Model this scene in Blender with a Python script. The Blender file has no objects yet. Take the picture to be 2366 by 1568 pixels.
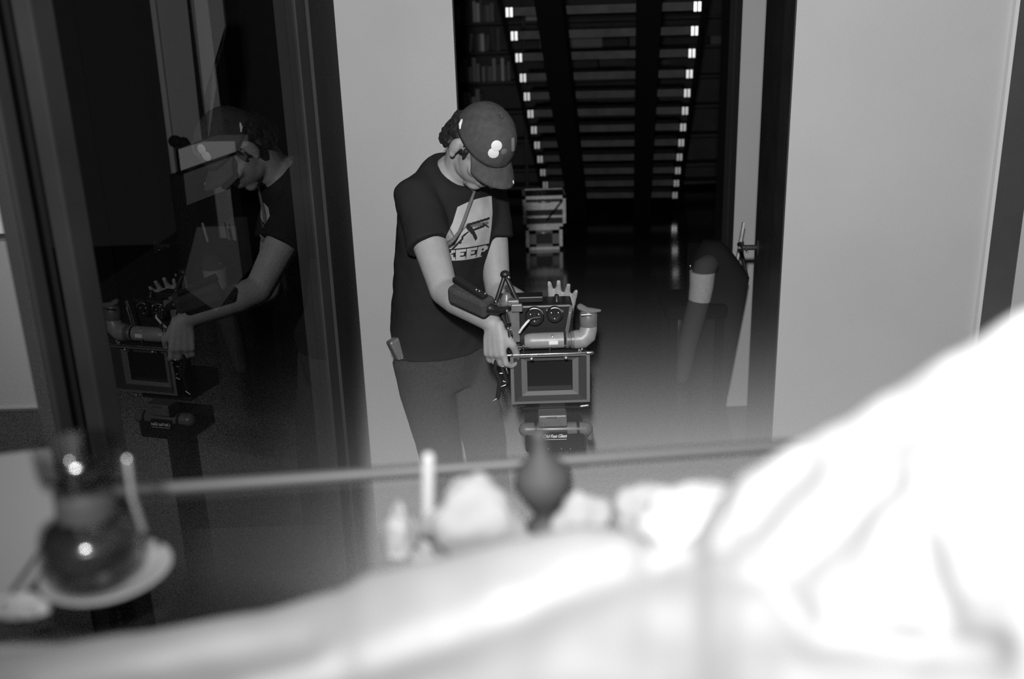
import bpy, bmesh, math, random
from mathutils import Vector, Matrix, noise
from mathutils.bvhtree import BVHTree

S = bpy.context.scene
COL = S.collection
random.seed(7)

# ------------------------------------------------------------------ camera
FPX = 2300.0
CX, CY = 1183.0, 784.0
CAM = Vector((0.0, 0.0, 1.95))
up_cam = Vector((-217.0, 6896.0, 2300.0)).normalized()
r_ = math.atan2(217.0, 6896.0)
x_cam = Vector((math.cos(r_), math.sin(r_), 0.0))
y_cam = up_cam.cross(x_cam)
R = Matrix((x_cam, y_cam, up_cam))          # camera space -> world
cam_data = bpy.data.cameras.new('camera')
cam_data.sensor_width = 36.0
cam_data.lens = 36.0 * FPX / 2366.0
cam_data.clip_start = 0.02
cam_data.dof.use_dof = True
cam_data.dof.focus_distance = 2.95
cam_data.dof.aperture_fstop = 3.0
cam = bpy.data.objects.new('camera', cam_data)
cam.matrix_world = Matrix.Translation(CAM) @ R.to_4x4()
COL.objects.link(cam)
S.camera = cam

# ------------------------------------------------------------------ light
S.view_settings.view_transform = 'Standard'
S.view_settings.look = 'None'
S.view_settings.gamma = 1.0
S.view_settings.exposure = 0.0
S.view_settings.use_curve_mapping = False
w = bpy.data.worlds.new('night')
w.use_nodes = True
w.node_tree.nodes['Background'].inputs[0].default_value = (1, 1, 1, 1)
w.node_tree.nodes['Background'].inputs[1].default_value = 0.006
S.world = w
ld = bpy.data.lights.new('flash', 'SPOT')
ld.energy = 450.0
ld.spot_size = math.radians(105)
ld.spot_blend = 1.0
ld.shadow_soft_size = 0.05
lo = bpy.data.objects.new('flash', ld)
lo.location = (-0.08, -0.30, 2.40)
lo.rotation_euler = Vector((math.sin(math.radians(13)), math.cos(math.radians(13)), -math.tan(math.radians(6)))).to_track_quat('-Z', 'Y').to_euler()
COL.objects.link(lo)
S.cycles.use_denoising = False
S.cycles.max_bounces = 8
S.cycles.transparent_max_bounces = 16
S.cycles.volume_bounces = 0
S.cycles.sample_clamp_direct = 30.0
S.cycles.sample_clamp_indirect = 1.5


# ------------------------------------------------------------------ helpers
def W(px, py, Y):
    """point of the place seen at photo pixel px,py and lying Y metres ahead"""
    d = R @ Vector(((px - CX) / FPX, -(py - CY) / FPX, -1.0))
    return CAM + d * (Y / d.y)


def WZ(px, py, z):
    d = R @ Vector(((px - CX) / FPX, -(py - CY) / FPX, -1.0))
    return CAM + d * ((z - CAM.z) / d.z)


def mat(name, g, rough=0.6, metal=0.0, spec=0.4, vary=0.0, scale=20.0, bump=0.0, bscale=60.0):
    m = bpy.data.materials.new(name)
    m.use_nodes = True
    nt = m.node_tree
    b = nt.nodes['Principled BSDF']
    b.inputs['Base Color'].default_value = (g, g, g, 1)
    b.inputs['Roughness'].default_value = rough
    b.inputs['Metallic'].default_value = metal
    b.inputs['Specular IOR Level'].default_value = spec
    tc = nt.nodes.new('ShaderNodeTexCoord')
    if vary:
        n = nt.nodes.new('ShaderNodeTexNoise')
        n.inputs['Scale'].default_value = scale
        n.inputs['Detail'].default_value = 4
        nt.links.new(tc.outputs['Object'], n.inputs['Vector'])
        cr = nt.nodes.new('ShaderNodeValToRGB')
        a, c = g * (1 - vary), min(1, g * (1 + vary))
        cr.color_ramp.elements[0].color = (a, a, a, 1)
        cr.color_ramp.elements[1].color = (c, c, c, 1)
        cr.color_ramp.elements[0].position = 0.3
        cr.color_ramp.elements[1].position = 0.7
        nt.links.new(n.outputs['Fac'], cr.inputs[0])
        nt.links.new(cr.outputs[0], b.inputs['Base Color'])
    if bump:
        n2 = nt.nodes.new('ShaderNodeTexNoise')
        n2.inputs['Scale'].default_value = bscale
        n2.inputs['Detail'].default_value = 3
        nt.links.new(tc.outputs['Object'], n2.inputs['Vector'])
        bp = nt.nodes.new('ShaderNodeBump')
        bp.inputs['Strength'].default_value = bump
        bp.inputs['Distance'].default_value = 0.01
        nt.links.new(n2.outputs['Fac'], bp.inputs['Height'])
        nt.links.new(bp.outputs[0], b.inputs['Normal'])
    return m


def glass_mat(name, tint=0.95, ior=1.5, rough=0.0, refl=1.3):
    m = bpy.data.materials.new(name)
    m.use_nodes = True
    nt = m.node_tree
    nt.nodes.remove(nt.nodes['Principled BSDF'])
    out = nt.nodes['Material Output']
    t = nt.nodes.new('ShaderNodeBsdfTransparent')
    t.inputs[0].default_value = (tint, tint, tint, 1)
    g = nt.nodes.new('ShaderNodeBsdfGlossy')
    g.inputs['Roughness'].default_value = rough
    f = nt.nodes.new('ShaderNodeFresnel')
    f.inputs[0].default_value = ior
    mx = nt.nodes.new('ShaderNodeMixShader')
    ge = nt.nodes.new('ShaderNodeNewGeometry')
    inv = nt.nodes.new('ShaderNodeMath')
    inv.operation = 'SUBTRACT'
    inv.inputs[0].default_value = 1.0
    nt.links.new(ge.outputs['Backfacing'], inv.inputs[1])
    mu = nt.nodes.new('ShaderNodeMath')
    mu.operation = 'MULTIPLY'
    mu.inputs[1].default_value = refl
    nt.links.new(f.outputs[0], mu.inputs[0])
    m2 = nt.nodes.new('ShaderNodeMath')
    m2.operation = 'MULTIPLY'
    m2.use_clamp = True
    nt.links.new(mu.outputs[0], m2.inputs[0])
    nt.links.new(inv.outputs[0], m2.inputs[1])
    nt.links.new(m2.outputs[0], mx.inputs[0])
    nt.links.new(t.outputs[0], mx.inputs[1])
    nt.links.new(g.outputs[0], mx.inputs[2])
    nt.links.new(mx.outputs[0], out.inputs[0])
    return m


M = {}
M['wall'] = mat('pale_plaster', 0.55, 0.9, spec=0.1, vary=0.03, scale=3, bump=0.05, bscale=90)
M['wall_dim'] = mat('pale_plaster_dimmed', 0.43, 0.9, spec=0.1, vary=0.03, scale=3, bump=0.05, bscale=90)  # wall plaster darkened for the left part, where less flash light falls
M['chair'] = mat('black_chair_cloth', 0.006, 0.95, spec=0.02)
M['wall2'] = mat('grey_plaster', 0.5, 0.9, spec=0.1, vary=0.03, scale=3)
M['ceil'] = mat('ceiling_paint', 0.35, 0.9, spec=0.1)
M['trimgrey'] = mat('dark_grey_trim', 0.075, 0.6, spec=0.2, vary=0.1, scale=6)
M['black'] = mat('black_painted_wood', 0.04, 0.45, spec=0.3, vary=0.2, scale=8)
M['blackmatte'] = mat('matte_black', 0.012, 0.8, spec=0.15)
M['frame'] = mat('dark_bronze_frame', 0.022, 0.8, spec=0.05, vary=0.15, scale=6)
M['frame2'] = mat('dark_panel_wood', 0.035, 0.8, spec=0.05, vary=0.12, scale=5)
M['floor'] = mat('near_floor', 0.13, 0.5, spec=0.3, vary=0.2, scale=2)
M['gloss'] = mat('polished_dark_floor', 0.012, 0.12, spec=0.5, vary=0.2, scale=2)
M['wood'] = mat('stair_timber', 0.09, 0.6, spec=0.2, vary=0.25, scale=9)
M['chrome'] = mat('chrome', 0.85, 0.22, 1.0)
M['clip'] = mat('satin_clip', 0.8, 0.42, 1.0)
M['steel'] = mat('brushed_steel', 0.7, 0.38, 1.0)
M['bracket'] = mat('polished_bracket', 0.95, 0.36, 1.0)
M['skin'] = mat('skin', 0.33, 0.55, spec=0.3, vary=0.06, scale=30)
M['lip'] = mat('lip', 0.2, 0.5)
M['eye'] = mat('eye', 0.25, 0.2)
M['shirt'] = mat('black_cotton', 0.022, 0.9, spec=0.1, bump=0.12, bscale=25)
M['jeans'] = mat('dark_denim', 0.055, 0.9, spec=0.1, vary=0.18, scale=120, bump=0.15, bscale=18)
M['cap'] = mat('faded_cap_cotton', 0.072, 0.9, spec=0.1, vary=0.15, scale=60)
M['hair'] = mat('dark_hair', 0.02, 0.6, spec=0.3, vary=0.4, scale=80)
M['shoe'] = mat('dark_shoe', 0.03, 0.5)
M['white'] = mat('white_enamel', 0.75, 0.5)
M['print'] = mat('pale_ink', 0.5, 0.8, spec=0.1)
M['printmid'] = mat('grey_ink', 0.16, 0.8, spec=0.1)
M['printdark'] = mat('dark_ink', 0.03, 0.8, spec=0.1)
M['cord'] = mat('grey_cord', 0.13, 0.8)
M['camblack'] = mat('camera_black', 0.015, 0.4, spec=0.4)
M['camgrey'] = mat('camera_grey', 0.14, 0.35, spec=0.5, vary=0.1, scale=60)
M['camlight'] = mat('camera_pale_grey', 0.26, 0.4, spec=0.5, vary=0.08, scale=60)
M['mattebox'] = mat('matte_box_black', 0.05, 0.55, spec=0.3)
M['bevel'] = mat('matte_box_bevel', 0.14, 0.5, spec=0.3)
M['lens'] = mat('dark_lens_glass', 0.015, 0.06, spec=0.6)
M['coat'] = mat('black_wool', 0.018, 0.95, spec=0.05)
M['sleeve'] = mat('grey_sleeve', 0.06, 0.9, spec=0.1)
M['band'] = mat('pale_band', 0.36, 0.8, spec=0.1, vary=0.08, scale=60)
M['case'] = mat('case_black', 0.03, 0.5)
M['alu'] = mat('case_aluminium', 0.9, 0.55, 0.4, vary=0.25, scale=50)
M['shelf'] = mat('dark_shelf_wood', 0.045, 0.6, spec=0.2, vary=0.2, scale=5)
M['cloth'] = mat('white_cotton', 0.28, 0.95, spec=0.05, vary=0.03, scale=8)
M['tissue'] = mat('soft_paper', 0.20, 0.95, spec=0.05)
M['candle'] = mat('white_wax', 0.28, 0.6)
M['plate'] = mat('glazed_saucer', 0.19, 0.5, spec=0.3)
M['napkin'] = mat('grey_napkin', 0.17, 0.95, spec=0.05)
M['vase'] = mat('grey_stoneware', 0.035, 0.7, spec=0.2)
M['rail'] = mat('rail_paint', 0.05, 0.5, spec=0.3)
M['stopper'] = mat('jar_stopper', 0.04, 0.5, spec=0.3)
M['liquid'] = mat('dark_spice', 0.02, 0.3, spec=0.5)
M['grain'] = mat('pale_grain', 0.07, 0.7)
M['glass'] = glass_mat('door_glass', 0.93)
M['topglass'] = glass_mat('table_glass', 0.95, 1.35)
M['jarglass'] = glass_mat('jar_glass', 0.72, 1.5, 0.14)


class MB:
    def __init__(self):
        self.v, self.f, self.mi = [], [], []

    def add(self, verts, faces, mi=0):
        o = len(self.v)
        self.v += [tuple(p) for p in verts]
        self.f += [tuple(i + o for i in f) for f in faces]
        self.mi += [mi] * len(faces)
        return self

    def box(self, lo, hi, mi=0, mtx=None):
        x0, y0, z0 = lo
        x1, y1, z1 = hi
        vs = [Vector(p) for p in ((x0, y0, z0), (x1, y0, z0), (x1, y1, z0), (x0, y1, z0),
                                  (x0, y0, z1), (x1, y0, z1), (x1, y1, z1), (x0, y1, z1))]
        if mtx is not None:
            vs = [mtx @ p for p in vs]
        return self.add(vs, [(0, 3, 2, 1), (4, 5, 6, 7), (0, 1, 5, 4), (1, 2, 6, 5), (2, 3, 7, 6), (3, 0, 4, 7)], mi)

    def bar(self, a, b, wx, wz, upv=(0, 0, 1), mi=0):
        """square bar from a to b"""
        a, b = Vector(a), Vector(b)
        d = (b - a).normalized()
        s = d.cross(Vector(upv))
        if s.length < 1e-4:
            s = d.cross(Vector((0, 1, 0)))
        s.normalize()
        u = s.cross(d)
        vs = []
        for c in (a, b):
            for i, j in ((-1, -1), (1, -1), (1, 1), (-1, 1)):
                vs.append(c + s * (wx / 2 * i) + u * (wz / 2 * j))
        return self.add(vs, [(0, 3, 2, 1), (4, 5, 6, 7), (0, 1, 5, 4), (1, 2, 6, 5), (2, 3, 7, 6), (3, 0, 4, 7)], mi)

    def rings(self, rings, mi=0, cap=True):
        n = len(rings[0])
        vs = [p for r in rings for p in r]
        fs = []
        for k in range(len(rings) - 1):
            for i in range(n):
                j = (i + 1) % n
                fs.append((k * n + i, k * n + j, (k + 1) * n + j, (k + 1) * n + i))
        if cap:
            fs.append(tuple(reversed(range(n))))
            fs.append(tuple((len(rings) - 1) * n + i for i in range(n)))
        return self.add(vs, fs, mi)

    def tube(self, pts, rad, n=14, mi=0, round_ends=True, flat=1.0, side=None):
        pts = [Vector(p) for p in pts]
        if not hasattr(rad, '__len__'):
            rad = [rad] * len(pts)
        rad = list(rad)
        if round_ends:
            d0 = (pts[0] - pts[1]).normalized()
            d1 = (pts[-1] - pts[-2]).normalized()
            a, b = [], []
            for k in (0.98, 0.75, 0.42):
                q = math.sqrt(max(0, 1 - k * k))
                a.append((pts[0] + d0 * rad[0] * k, max(rad[0] * q, 1e-4)))
                b.append((pts[-1] + d1 * rad[-1] * k, max(rad[-1] * q, 1e-4)))
            P = [x[0] for x in a] + pts + [x[0] for x in reversed(b)]
            Q = [x[1] for x in a] + rad + [x[1] for x in reversed(b)]
        else:
            P, Q = pts, rad
        rings = []
        ref = Vector(side) if side is not None else None
        s = None
        for i, p in enumerate(P):
            t = (P[min(i + 1, len(P) - 1)] - P[max(i - 1, 0)]).normalized()
            if ref is not None:
                s = (ref - t * ref.dot(t)).normalized()
            elif s is None:
                s = t.orthogonal().normalized()
            else:
                s = (s - t * s.dot(t)).normalized()
            u = t.cross(s)
            rings.append([p + s * (Q[i] * math.cos(2 * math.pi * k / n)) + u * (Q[i] * flat * math.sin(2 * math.pi * k / n)) for k in range(n)])
        return self.rings(rings, mi)

    def lathe(self, base, axis, prof, n=24, mi=0, cap=True):
        """prof: (radius, distance along the axis)"""
        base, axis = Vector(base), Vector(axis).normalized()
        s = axis.orthogonal().normalized()
        u = axis.cross(s)
        return self.rings([[base + axis * h + (s * math.cos(2 * math.pi * k / n) + u * math.sin(2 * math.pi * k / n)) * max(r, 1e-4)
                            for k in range(n)] for r, h in prof], mi, cap)

    def ell(self, c, rx, ry, rz, mtx=None, n=18, m=12, mi=0):
        c = Vector(c)
        rr = []
        for i in range(m + 1):
            a = math.pi * (i + 0.02) / (m + 0.04) - math.pi / 2
            ring = []
            for k in range(n):
                b = 2 * math.pi * k / n
                p = c + Vector((rx * math.cos(a) * math.cos(b), ry * math.cos(a) * math.sin(b), rz * math.sin(a)))
                ring.append(mtx @ p if mtx is not None else p)
            rr.append(ring)
        return self.rings(rr, mi)

    def mesh(self, name):
        me = bpy.data.meshes.new(name)
        me.from_pydata(self.v, [], self.f)
        me.polygons.foreach_set('material_index', self.mi)
        me.update()
        bm = bmesh.new()
        bm.from_mesh(me)
        bmesh.ops.recalc_face_normals(bm, faces=bm.faces)
        bm.to_mesh(me)
        bm.free()
        return me

    def build(self, name, mats, parent=None, smooth=False, bevel=0.0, angle=None):
        me = self.mesh(name)
        for m in (mats if isinstance(mats, (list, tuple)) else [mats]):
            me.materials.append(m)
        return link(name, me, parent, smooth, bevel)


def link(name, me, parent=None, smooth=False, bevel=0.0):
    o = bpy.data.objects.new(name, me)
    COL.objects.link(o)
    if smooth:
        me.polygons.foreach_set('use_smooth', [True] * len(me.polygons))
        if smooth == 'auto':
            me.set_sharp_from_angle(angle=math.radians(40))
    if bevel:
        b = o.modifiers.new('bevel', 'BEVEL')
        b.width = bevel
        b.segments = 2
        b.limit_method = 'ANGLE'
    if parent is not None:
        o.parent = parent
        o.matrix_parent_inverse = Matrix.Translation(parent.location).inverted()
    return o


def tag(o, label=None, cat=None, group=None, kind=None):
    if label:
        o['label'] = label
    if cat:
        o['category'] = cat
    if group:
        o['group'] = group
    if kind:
        o['kind'] = kind
    return o


def thing(name, loc, label, cat, group=None):
    o = bpy.data.objects.new(name, None)
    o.empty_display_size = 0.1
    o.location = loc
    COL.objects.link(o)
    return tag(o, label, cat, group)


def struct(name, mb, m, parent=None, bevel=0.0):
    o = mb.build(name, m, parent, bevel=bevel)
    if parent is None:
        o['kind'] = 'structure'
    return o


def remesh(mb, voxel, smooth=6, factor=0.5):
    me = mb.mesh('tmp')
    o = bpy.data.objects.new('tmp', me)
    COL.objects.link(o)
    r = o.modifiers.new('r', 'REMESH')
    r.mode = 'VOXEL'
    r.voxel_size = voxel
    s = o.modifiers.new('s', 'SMOOTH')
    s.factor = factor
    s.iterations = smooth
    dg = bpy.context.evaluated_depsgraph_get()
    out = bpy.data.meshes.new_from_object(o.evaluated_get(dg))
    bpy.data.objects.remove(o)
    bpy.data.meshes.remove(me)
    out.materials.clear()
    return out


# ------------------------------------------------------------------ the setting
XG = -0.50                                   # plane of the sliding glass doors
YW = 3.45                                    # wall behind the man
xo0 = W(1049, 100, YW).x                     # doorway, left edge
xo1 = W(1836, 100, YW).x                     # doorway, right edge
xt0 = W(2338, 100, YW).x                     # dark trim at the far right
xt1 = xt0 + 0.105
ZC = 2.75
struct('floor', MB().box((-1.4, -2.6, -0.1), (3.0, YW + 0.12, 0.0)), M['floor'])
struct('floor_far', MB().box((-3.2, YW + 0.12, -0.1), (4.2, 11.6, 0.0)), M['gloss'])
struct('ceiling', MB().box((-1.4, -2.6, ZC), (3.0, YW + 0.12, ZC + 0.1)), M['ceil'])
struct('wall_left', MB().box((W(803, 400, YW).x, YW, 0), (xo0, YW + 0.12, ZC)), M['wall_dim'])
struct('wall_front', MB().box((xo1, YW, 0), (xt0, YW + 0.12, ZC)).box((xt1, YW, 0), (3.0, YW + 0.12, ZC)), M['wall'])
struct('wall_lintel', MB().box((xo0, YW, 2.35), (xo1, YW + 0.12, ZC)), M['wall'])
struct('trim_1', MB().box((xt0, YW - 0.02, 0), (xt1, YW + 0.12, ZC)), M['trimgrey'])
struct('trim_7', MB().box((xt0 - .014, YW - 0.024, 0), (xt0 - .001, YW - .0005, ZC)), M['white'])
struct('trim_8', MB().box((xo1 - .006, YW - 0.004, 0), (xo1 - .0005, YW + 0.121, 2.35)), M['black'])
struct('wall_right', MB().box((3.0, -2.6, 0), (3.1, YW + 0.12, ZC)), M['wall'])
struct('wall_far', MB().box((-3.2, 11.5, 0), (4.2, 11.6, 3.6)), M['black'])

# sliding glass doors on the left: stiles, panes, and the panelled jamb by the corner
GA = math.atan(0.15)                         # the doors run slightly towards the doorway
GO = Vector((-0.50, 2.56, 0.0))
GM = Matrix.Translation(GO) @ Matrix.Rotation(-GA, 4, 'Z')
GI = GM.inverted()


def yon(px, py=500):
    """distance along the door line at which it is seen at this pixel"""
    d = R @ Vector(((px - CX) / FPX, -(py - CY) / FPX, -1.0))
    c, q = GI @ CAM, GI.to_3x3() @ d
    return c.y - q.y * c.x / q.x


d1 = bpy.data.objects.new('door_1', None)
d1.location = (GO.x, GO.y, 0)
COL.objects.link(d1)
tag(d1, 'dark framed sliding glass door reflecting the man beside the pale wall', None, None, 'structure')
ya, yb, yc, yd = yon(44), yon(80), yon(154), yon(206)
ye, yf = yon(718, 400), yon(740, 400)
MB().box((-0.03, yc, 0.0), (0.0, yd, 2.6), mtx=GM).build('stile', M['frame'], d1, bevel=0.004)
MB().box((-0.03, ye, 0.0), (0.0, yf, 2.6), mtx=GM).build('stile', M['frame2'], d1, bevel=0.004)
MB().box((-0.009, yd, 0.08), (-0.003, ye, 2.52), mtx=GM).build('glass_pane', M['glass'], d1)
MB().box((-0.05, yd, 0.0), (0.0, ye, 0.08), mtx=GM).build('bottom_rail', M['frame'], d1)
MB().box((-0.05, yd, 2.52), (0.0, ye, 2.6), mtx=GM).build('top_rail', M['frame'], d1)
d3 = bpy.data.objects.new('door_3', None)
d3.location = (GO.x - .2, GO.y - 1.5, 0)
COL.objects.link(d3)
tag(d3, 'nearer dark framed glass leaf at the left edge', None, None, 'structure')
MB().box((-0.03, ya, 0.0), (0.002, yb, 2.6), mtx=GM).build('stile', M['frame'], d3, bevel=0.004)
MB().box((-0.05, yb + 0.002, 0.0), (-0.032, yc - 0.001, 2.6), mtx=GM).build('stile_reveal', M['blackmatte'], d3)
MB().box((-0.05, -3.8, 0.0), (0.0, -3.7, 2.6), mtx=GM).build('stile', M['frame'], d3, bevel=0.004)
MB().box((-0.009, -3.7, 0.08), (-0.003, ya, 2.52), mtx=GM).build('glass_pane', M['glass'], d3)
MB().box((-0.05, -3.7, 0.0), (0.0, ya, 0.08), mtx=GM).build('bottom_rail', M['frame'], d3)
MB().box((-0.05, -3.7, 2.52), (0.0, ya, 2.6), mtx=GM).build('top_rail', M['frame'], d3)
j0_ = GM @ Vector((0.004, yf + 0.014, 0))
j1_ = W(803, 400, YW - .001)
j1_.z = 0
jb0 = GM @ Vector((-0.01, yf + 0.001, 0))
jm_ = MB()
for q0, q1 in ((j0_, j1_), (jb0, j0_ + Vector((-.012, 0, 0)))):
    ba = [q0, q1, q1 + Vector((-.07, 0, 0)), q0 + Vector((-.07, 0, 0))]
    jm_.add(ba + [p + Vector((0, 0, ZC)) for p in ba], [(0, 1, 2, 3), (4, 5, 6, 7), (0, 1, 5, 4), (1, 2, 6, 5), (2, 3, 7, 6), (3, 0, 4, 7)])
struct('trim_2', jm_, M['frame2'])
struct('trim_3', MB().box((-0.06, -5.0, 2.6), (0.0, yf, ZC), mtx=GM), M['frame'])
struct('ground_outside', MB().box((-6.0, -2.6, -0.12), (-1.4, 9.0, -0.02)), M['blackmatte'])

# far room: pale wall stub with dark edge trim, the black door standing open
YS = 4.67
xs0 = W(1703, 250, YS).x
struct('wall_stub', MB().box((xs0, YS, 0), (3.0, YS + 0.12, 3.2)), M['wall2'])
struct('trim_4', MB().box((xs0 - 0.055, YS - 0.03, 0), (xs0, YS + 0.14, 3.2)), M['blackmatte'])
struct('trim_5', MB().box((xs0 - 0.036, YS - 0.034, 0), (xs0 - 0.026, YS - 0.0305, 3.2)), M['frame'])
struct('trim_6', MB().box((xs0 + 0.115, YS - 0.05, 0), (xs0 + 0.19, YS - .001, 3.2)), M['blackmatte'])
d2 = bpy.data.objects.new('door_2', None)
d2.location = (xo1, YW + 0.12, 0)
COL.objects.link(d2)
tag(d2, 'black door leaf standing open with a lever handle', None, None, 'structure')
pa = Vector((xo1 - 0.002, YW + 0.125, 0))
pb = W(1757, 300, 3.98)
pb.z = 0
dd = (pb - pa).normalized()
nn = Vector((-dd.y, dd.x, 0))                # towards the doorway side
nn = nn if nn.x < 0 else -nn
MB().add([pa, pb, pb - nn * 0.045, pa - nn * 0.045] + [p + Vector((0, 0, 2.34)) for p in (pa, pb, pb - nn * 0.045, pa - nn * 0.045)],
         [(0, 1, 2, 3), (4, 5, 6, 7), (0, 1, 5, 4), (1, 2, 6, 5), (2, 3, 7, 6), (3, 0, 4, 7)]).build('leaf', M['black'], d2)
hp = W(1752, 570, 3.92)
hc = pb - dd * 0.07
hc.z = hp.z
hb = MB()
hb.bar(hc - nn * 0.002 + Vector((0, 0, 0.03)), hc - nn * 0.002 - Vector((0, 0, 0.03)), 0.05, 0.012, upv=nn)
hb.tube([hc, hc + nn * 0.055], 0.011)
hb.tube([hc + nn * 0.055, hc + nn * 0.06 + dd * 0.06 , hc + nn * 0.058 + dd * 0.1 - Vector((0, 0, 0.01))], 0.010)
hb.build('lever_handle', M['black'], d2, smooth=True)
MB().tube([hc + nn * 0.052 - dd * 0.075, hc + nn * 0.048 + dd * 0.0], 0.005).build('handle_rose', M['steel'], d2, smooth=True)

# scattering volume added low in the near room to imitate lens glare
hz = bpy.data.materials.new('glare_veil')
hz.use_nodes = True
nt = hz.node_tree
nt.nodes.remove(nt.nodes['Principled BSDF'])
vs = nt.nodes.new('ShaderNodeVolumeScatter')
vs.inputs['Color'].default_value = (1, 1, 1, 1)
HZ = 1.4                                      # the added veil thins out upwards and ends at this height
ge_ = nt.nodes.new('ShaderNodeNewGeometry')
sx_ = nt.nodes.new('ShaderNodeSeparateXYZ')
nt.links.new(ge_.outputs['Position'], sx_.inputs[0])
mr_ = nt.nodes.new('ShaderNodeMapRange')
mr_.inputs['From Min'].default_value = 0.0
mr_.inputs['From Max'].default_value = HZ
mr_.inputs['To Min'].default_value = 1.0
mr_.inputs['To Max'].default_value = 0.0
nt.links.new(sx_.outputs['Z'], mr_.inputs['Value'])
pw_ = nt.nodes.new('ShaderNodeMath')
pw_.operation = 'POWER'
pw_.inputs[1].default_value = 4.4
nt.links.new(mr_.outputs[0], pw_.inputs[0])
ml_ = nt.nodes.new('ShaderNodeMath')
ml_.operation = 'MULTIPLY'
ml_.inputs[1].default_value = 3.9
nt.links.new(pw_.outputs[0], ml_.inputs[0])
nt.links.new(ml_.outputs[0], vs.inputs['Density'])
vs.inputs['Anisotropy'].default_value = -0.45
nt.links.new(vs.outputs[0], nt.nodes['Material Output'].inputs['Volume'])
hb0 = [GM @ Vector((.03, .9 - GO.y, .02)), GM @ Vector((.03, yf, .02)), j1_ + Vector((.02, -.02, .02)), Vector((2.95, YW - .02, .02)), Vector((2.95, .9, .02))]
hmb = MB().add(hb0 + [Vector((p.x, p.y, HZ)) for p in hb0], [(4, 3, 2, 1, 0), (5, 6, 7, 8, 9)] + [(i, (i + 1) % 5, 5 + (i + 1) % 5, 5 + i) for i in range(5)])
hzo = hmb.build('glare_haze', hz)
tag(hzo, 'thin pale veil added low over the floor to imitate lens glare', 'glare_haze', None, 'stuff')

# ------------------------------------------------------------------ staircase
L0, L1 = W(1188, 25, 7.05), W(1268, 425, 9.55)
R0, R1 = W(1600, 16, 6.92), W(1555, 421, 9.42)
st = thing('staircase', ((L1 + R1) / 2).to_tuple()[:2] + (0,), 'open timber staircase on two black beams rising beyond the doorway', 'staircase')
axis = ((R0 - L0).normalized())
axis.z = 0
axis.normalize()
run = Vector((-axis.y, axis.x, 0))
for i in range(-2, 13):
    t = i / 10
    a, b = L0.lerp(L1, t), R0.lerp(R1, t)
    zz = (a.z + b.z) / 2
    a.z = b.z = zz + .027
    if zz < 0.05:
        continue
    a2, b2 = a.copy(), b.copy()
    tr = MB().add([a2 - run * 0.02, b2 - run * 0.02, b2 + run * 0.26, a2 + run * 0.26] +
                  [p - Vector((0, 0, 0.054)) for p in (a2 - run * 0.02, b2 - run * 0.02, b2 + run * 0.26, a2 + run * 0.26)],
                  [(0, 1, 2, 3), (4, 5, 6, 7), (0, 1, 5, 4), (1, 2, 6, 5), (2, 3, 7, 6), (3, 0, 4, 7)])
    tr.build('tread', M['wood'], st)
    for p, sgn in ((a, -1), (b, 1)):
        q = p + axis * (sgn * 0.03) - run * 0.03
        pl = MB()
        for off in (-0.0135, 0.0135):
            c = q + axis * off
            pl.bar(c - Vector((0, 0, 0.060)), c + Vector((0, 0, 0.0)), 0.019, 0.012, upv=run)
        pl.build('bracket', M['bracket'], st)
    ps = MB()
for s_ in (0, 1):
    m_ = MB()
    A, B = (L0, L1) if s_ == 0 else (R0, R1)
    sgn = -1 if s_ == 0 else 1
    m_.tube([A + (A - B) * 0.25 + axis * sgn * 0.07 + Vector((0, 0, -0.04)), B + (B - A) * 0.2 + axis * sgn * 0.07 + Vector((0, 0, -0.04))], 0.014)
    m_.build('side_rail', M['blackmatte'], st)
for fr, wd in ((0.235, 0.165), (0.752, 0.155)):
    a = L0.lerp(R0, fr) + (L0 - L1) * 0.25
    b = L1.lerp(R1, fr) + (L1 - L0) * 0.22
    dn = Vector((0, 0, -0.20)) - run * 0.03
    MB().bar(a + dn, b + dn, wd, 0.22).build('stringer', M['blackmatte'], st)

# ------------------------------------------------------------------ bookcase and books
YB = 10.9
bx0, bx1 = W(1035, 180, YB).x, W(1760, 180, YB).x
zs = [W(1150, y, YB).z for y in (392, 325, 257, 188, 118, 50, -18)]
bc = thing('bookcase', ((bx0 + bx1) / 2, YB + 0.15, 0), 'dark wooden bookcase along the far wall behind the staircase', 'bookcase')
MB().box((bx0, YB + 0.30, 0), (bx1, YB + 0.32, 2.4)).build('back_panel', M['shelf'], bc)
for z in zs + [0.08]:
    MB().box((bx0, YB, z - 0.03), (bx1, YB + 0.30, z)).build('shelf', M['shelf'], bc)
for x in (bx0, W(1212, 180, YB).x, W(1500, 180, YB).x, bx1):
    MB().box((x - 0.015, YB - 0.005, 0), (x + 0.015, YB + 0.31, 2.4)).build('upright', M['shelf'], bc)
tones = [0.06, 0.1, 0.18, 0.3, 0.5]
bm_ = [mat('book_cloth_%d' % i, g, 0.7) for i, g in enumerate(tones)]
toneword = ['black', 'charcoal', 'dark grey', 'mid grey', 'pale']
rowname = {1: 'second low', 2: 'knee-high', 3: 'middle', 4: 'upper', 5: 'eye-level'}
nb = 0
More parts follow.
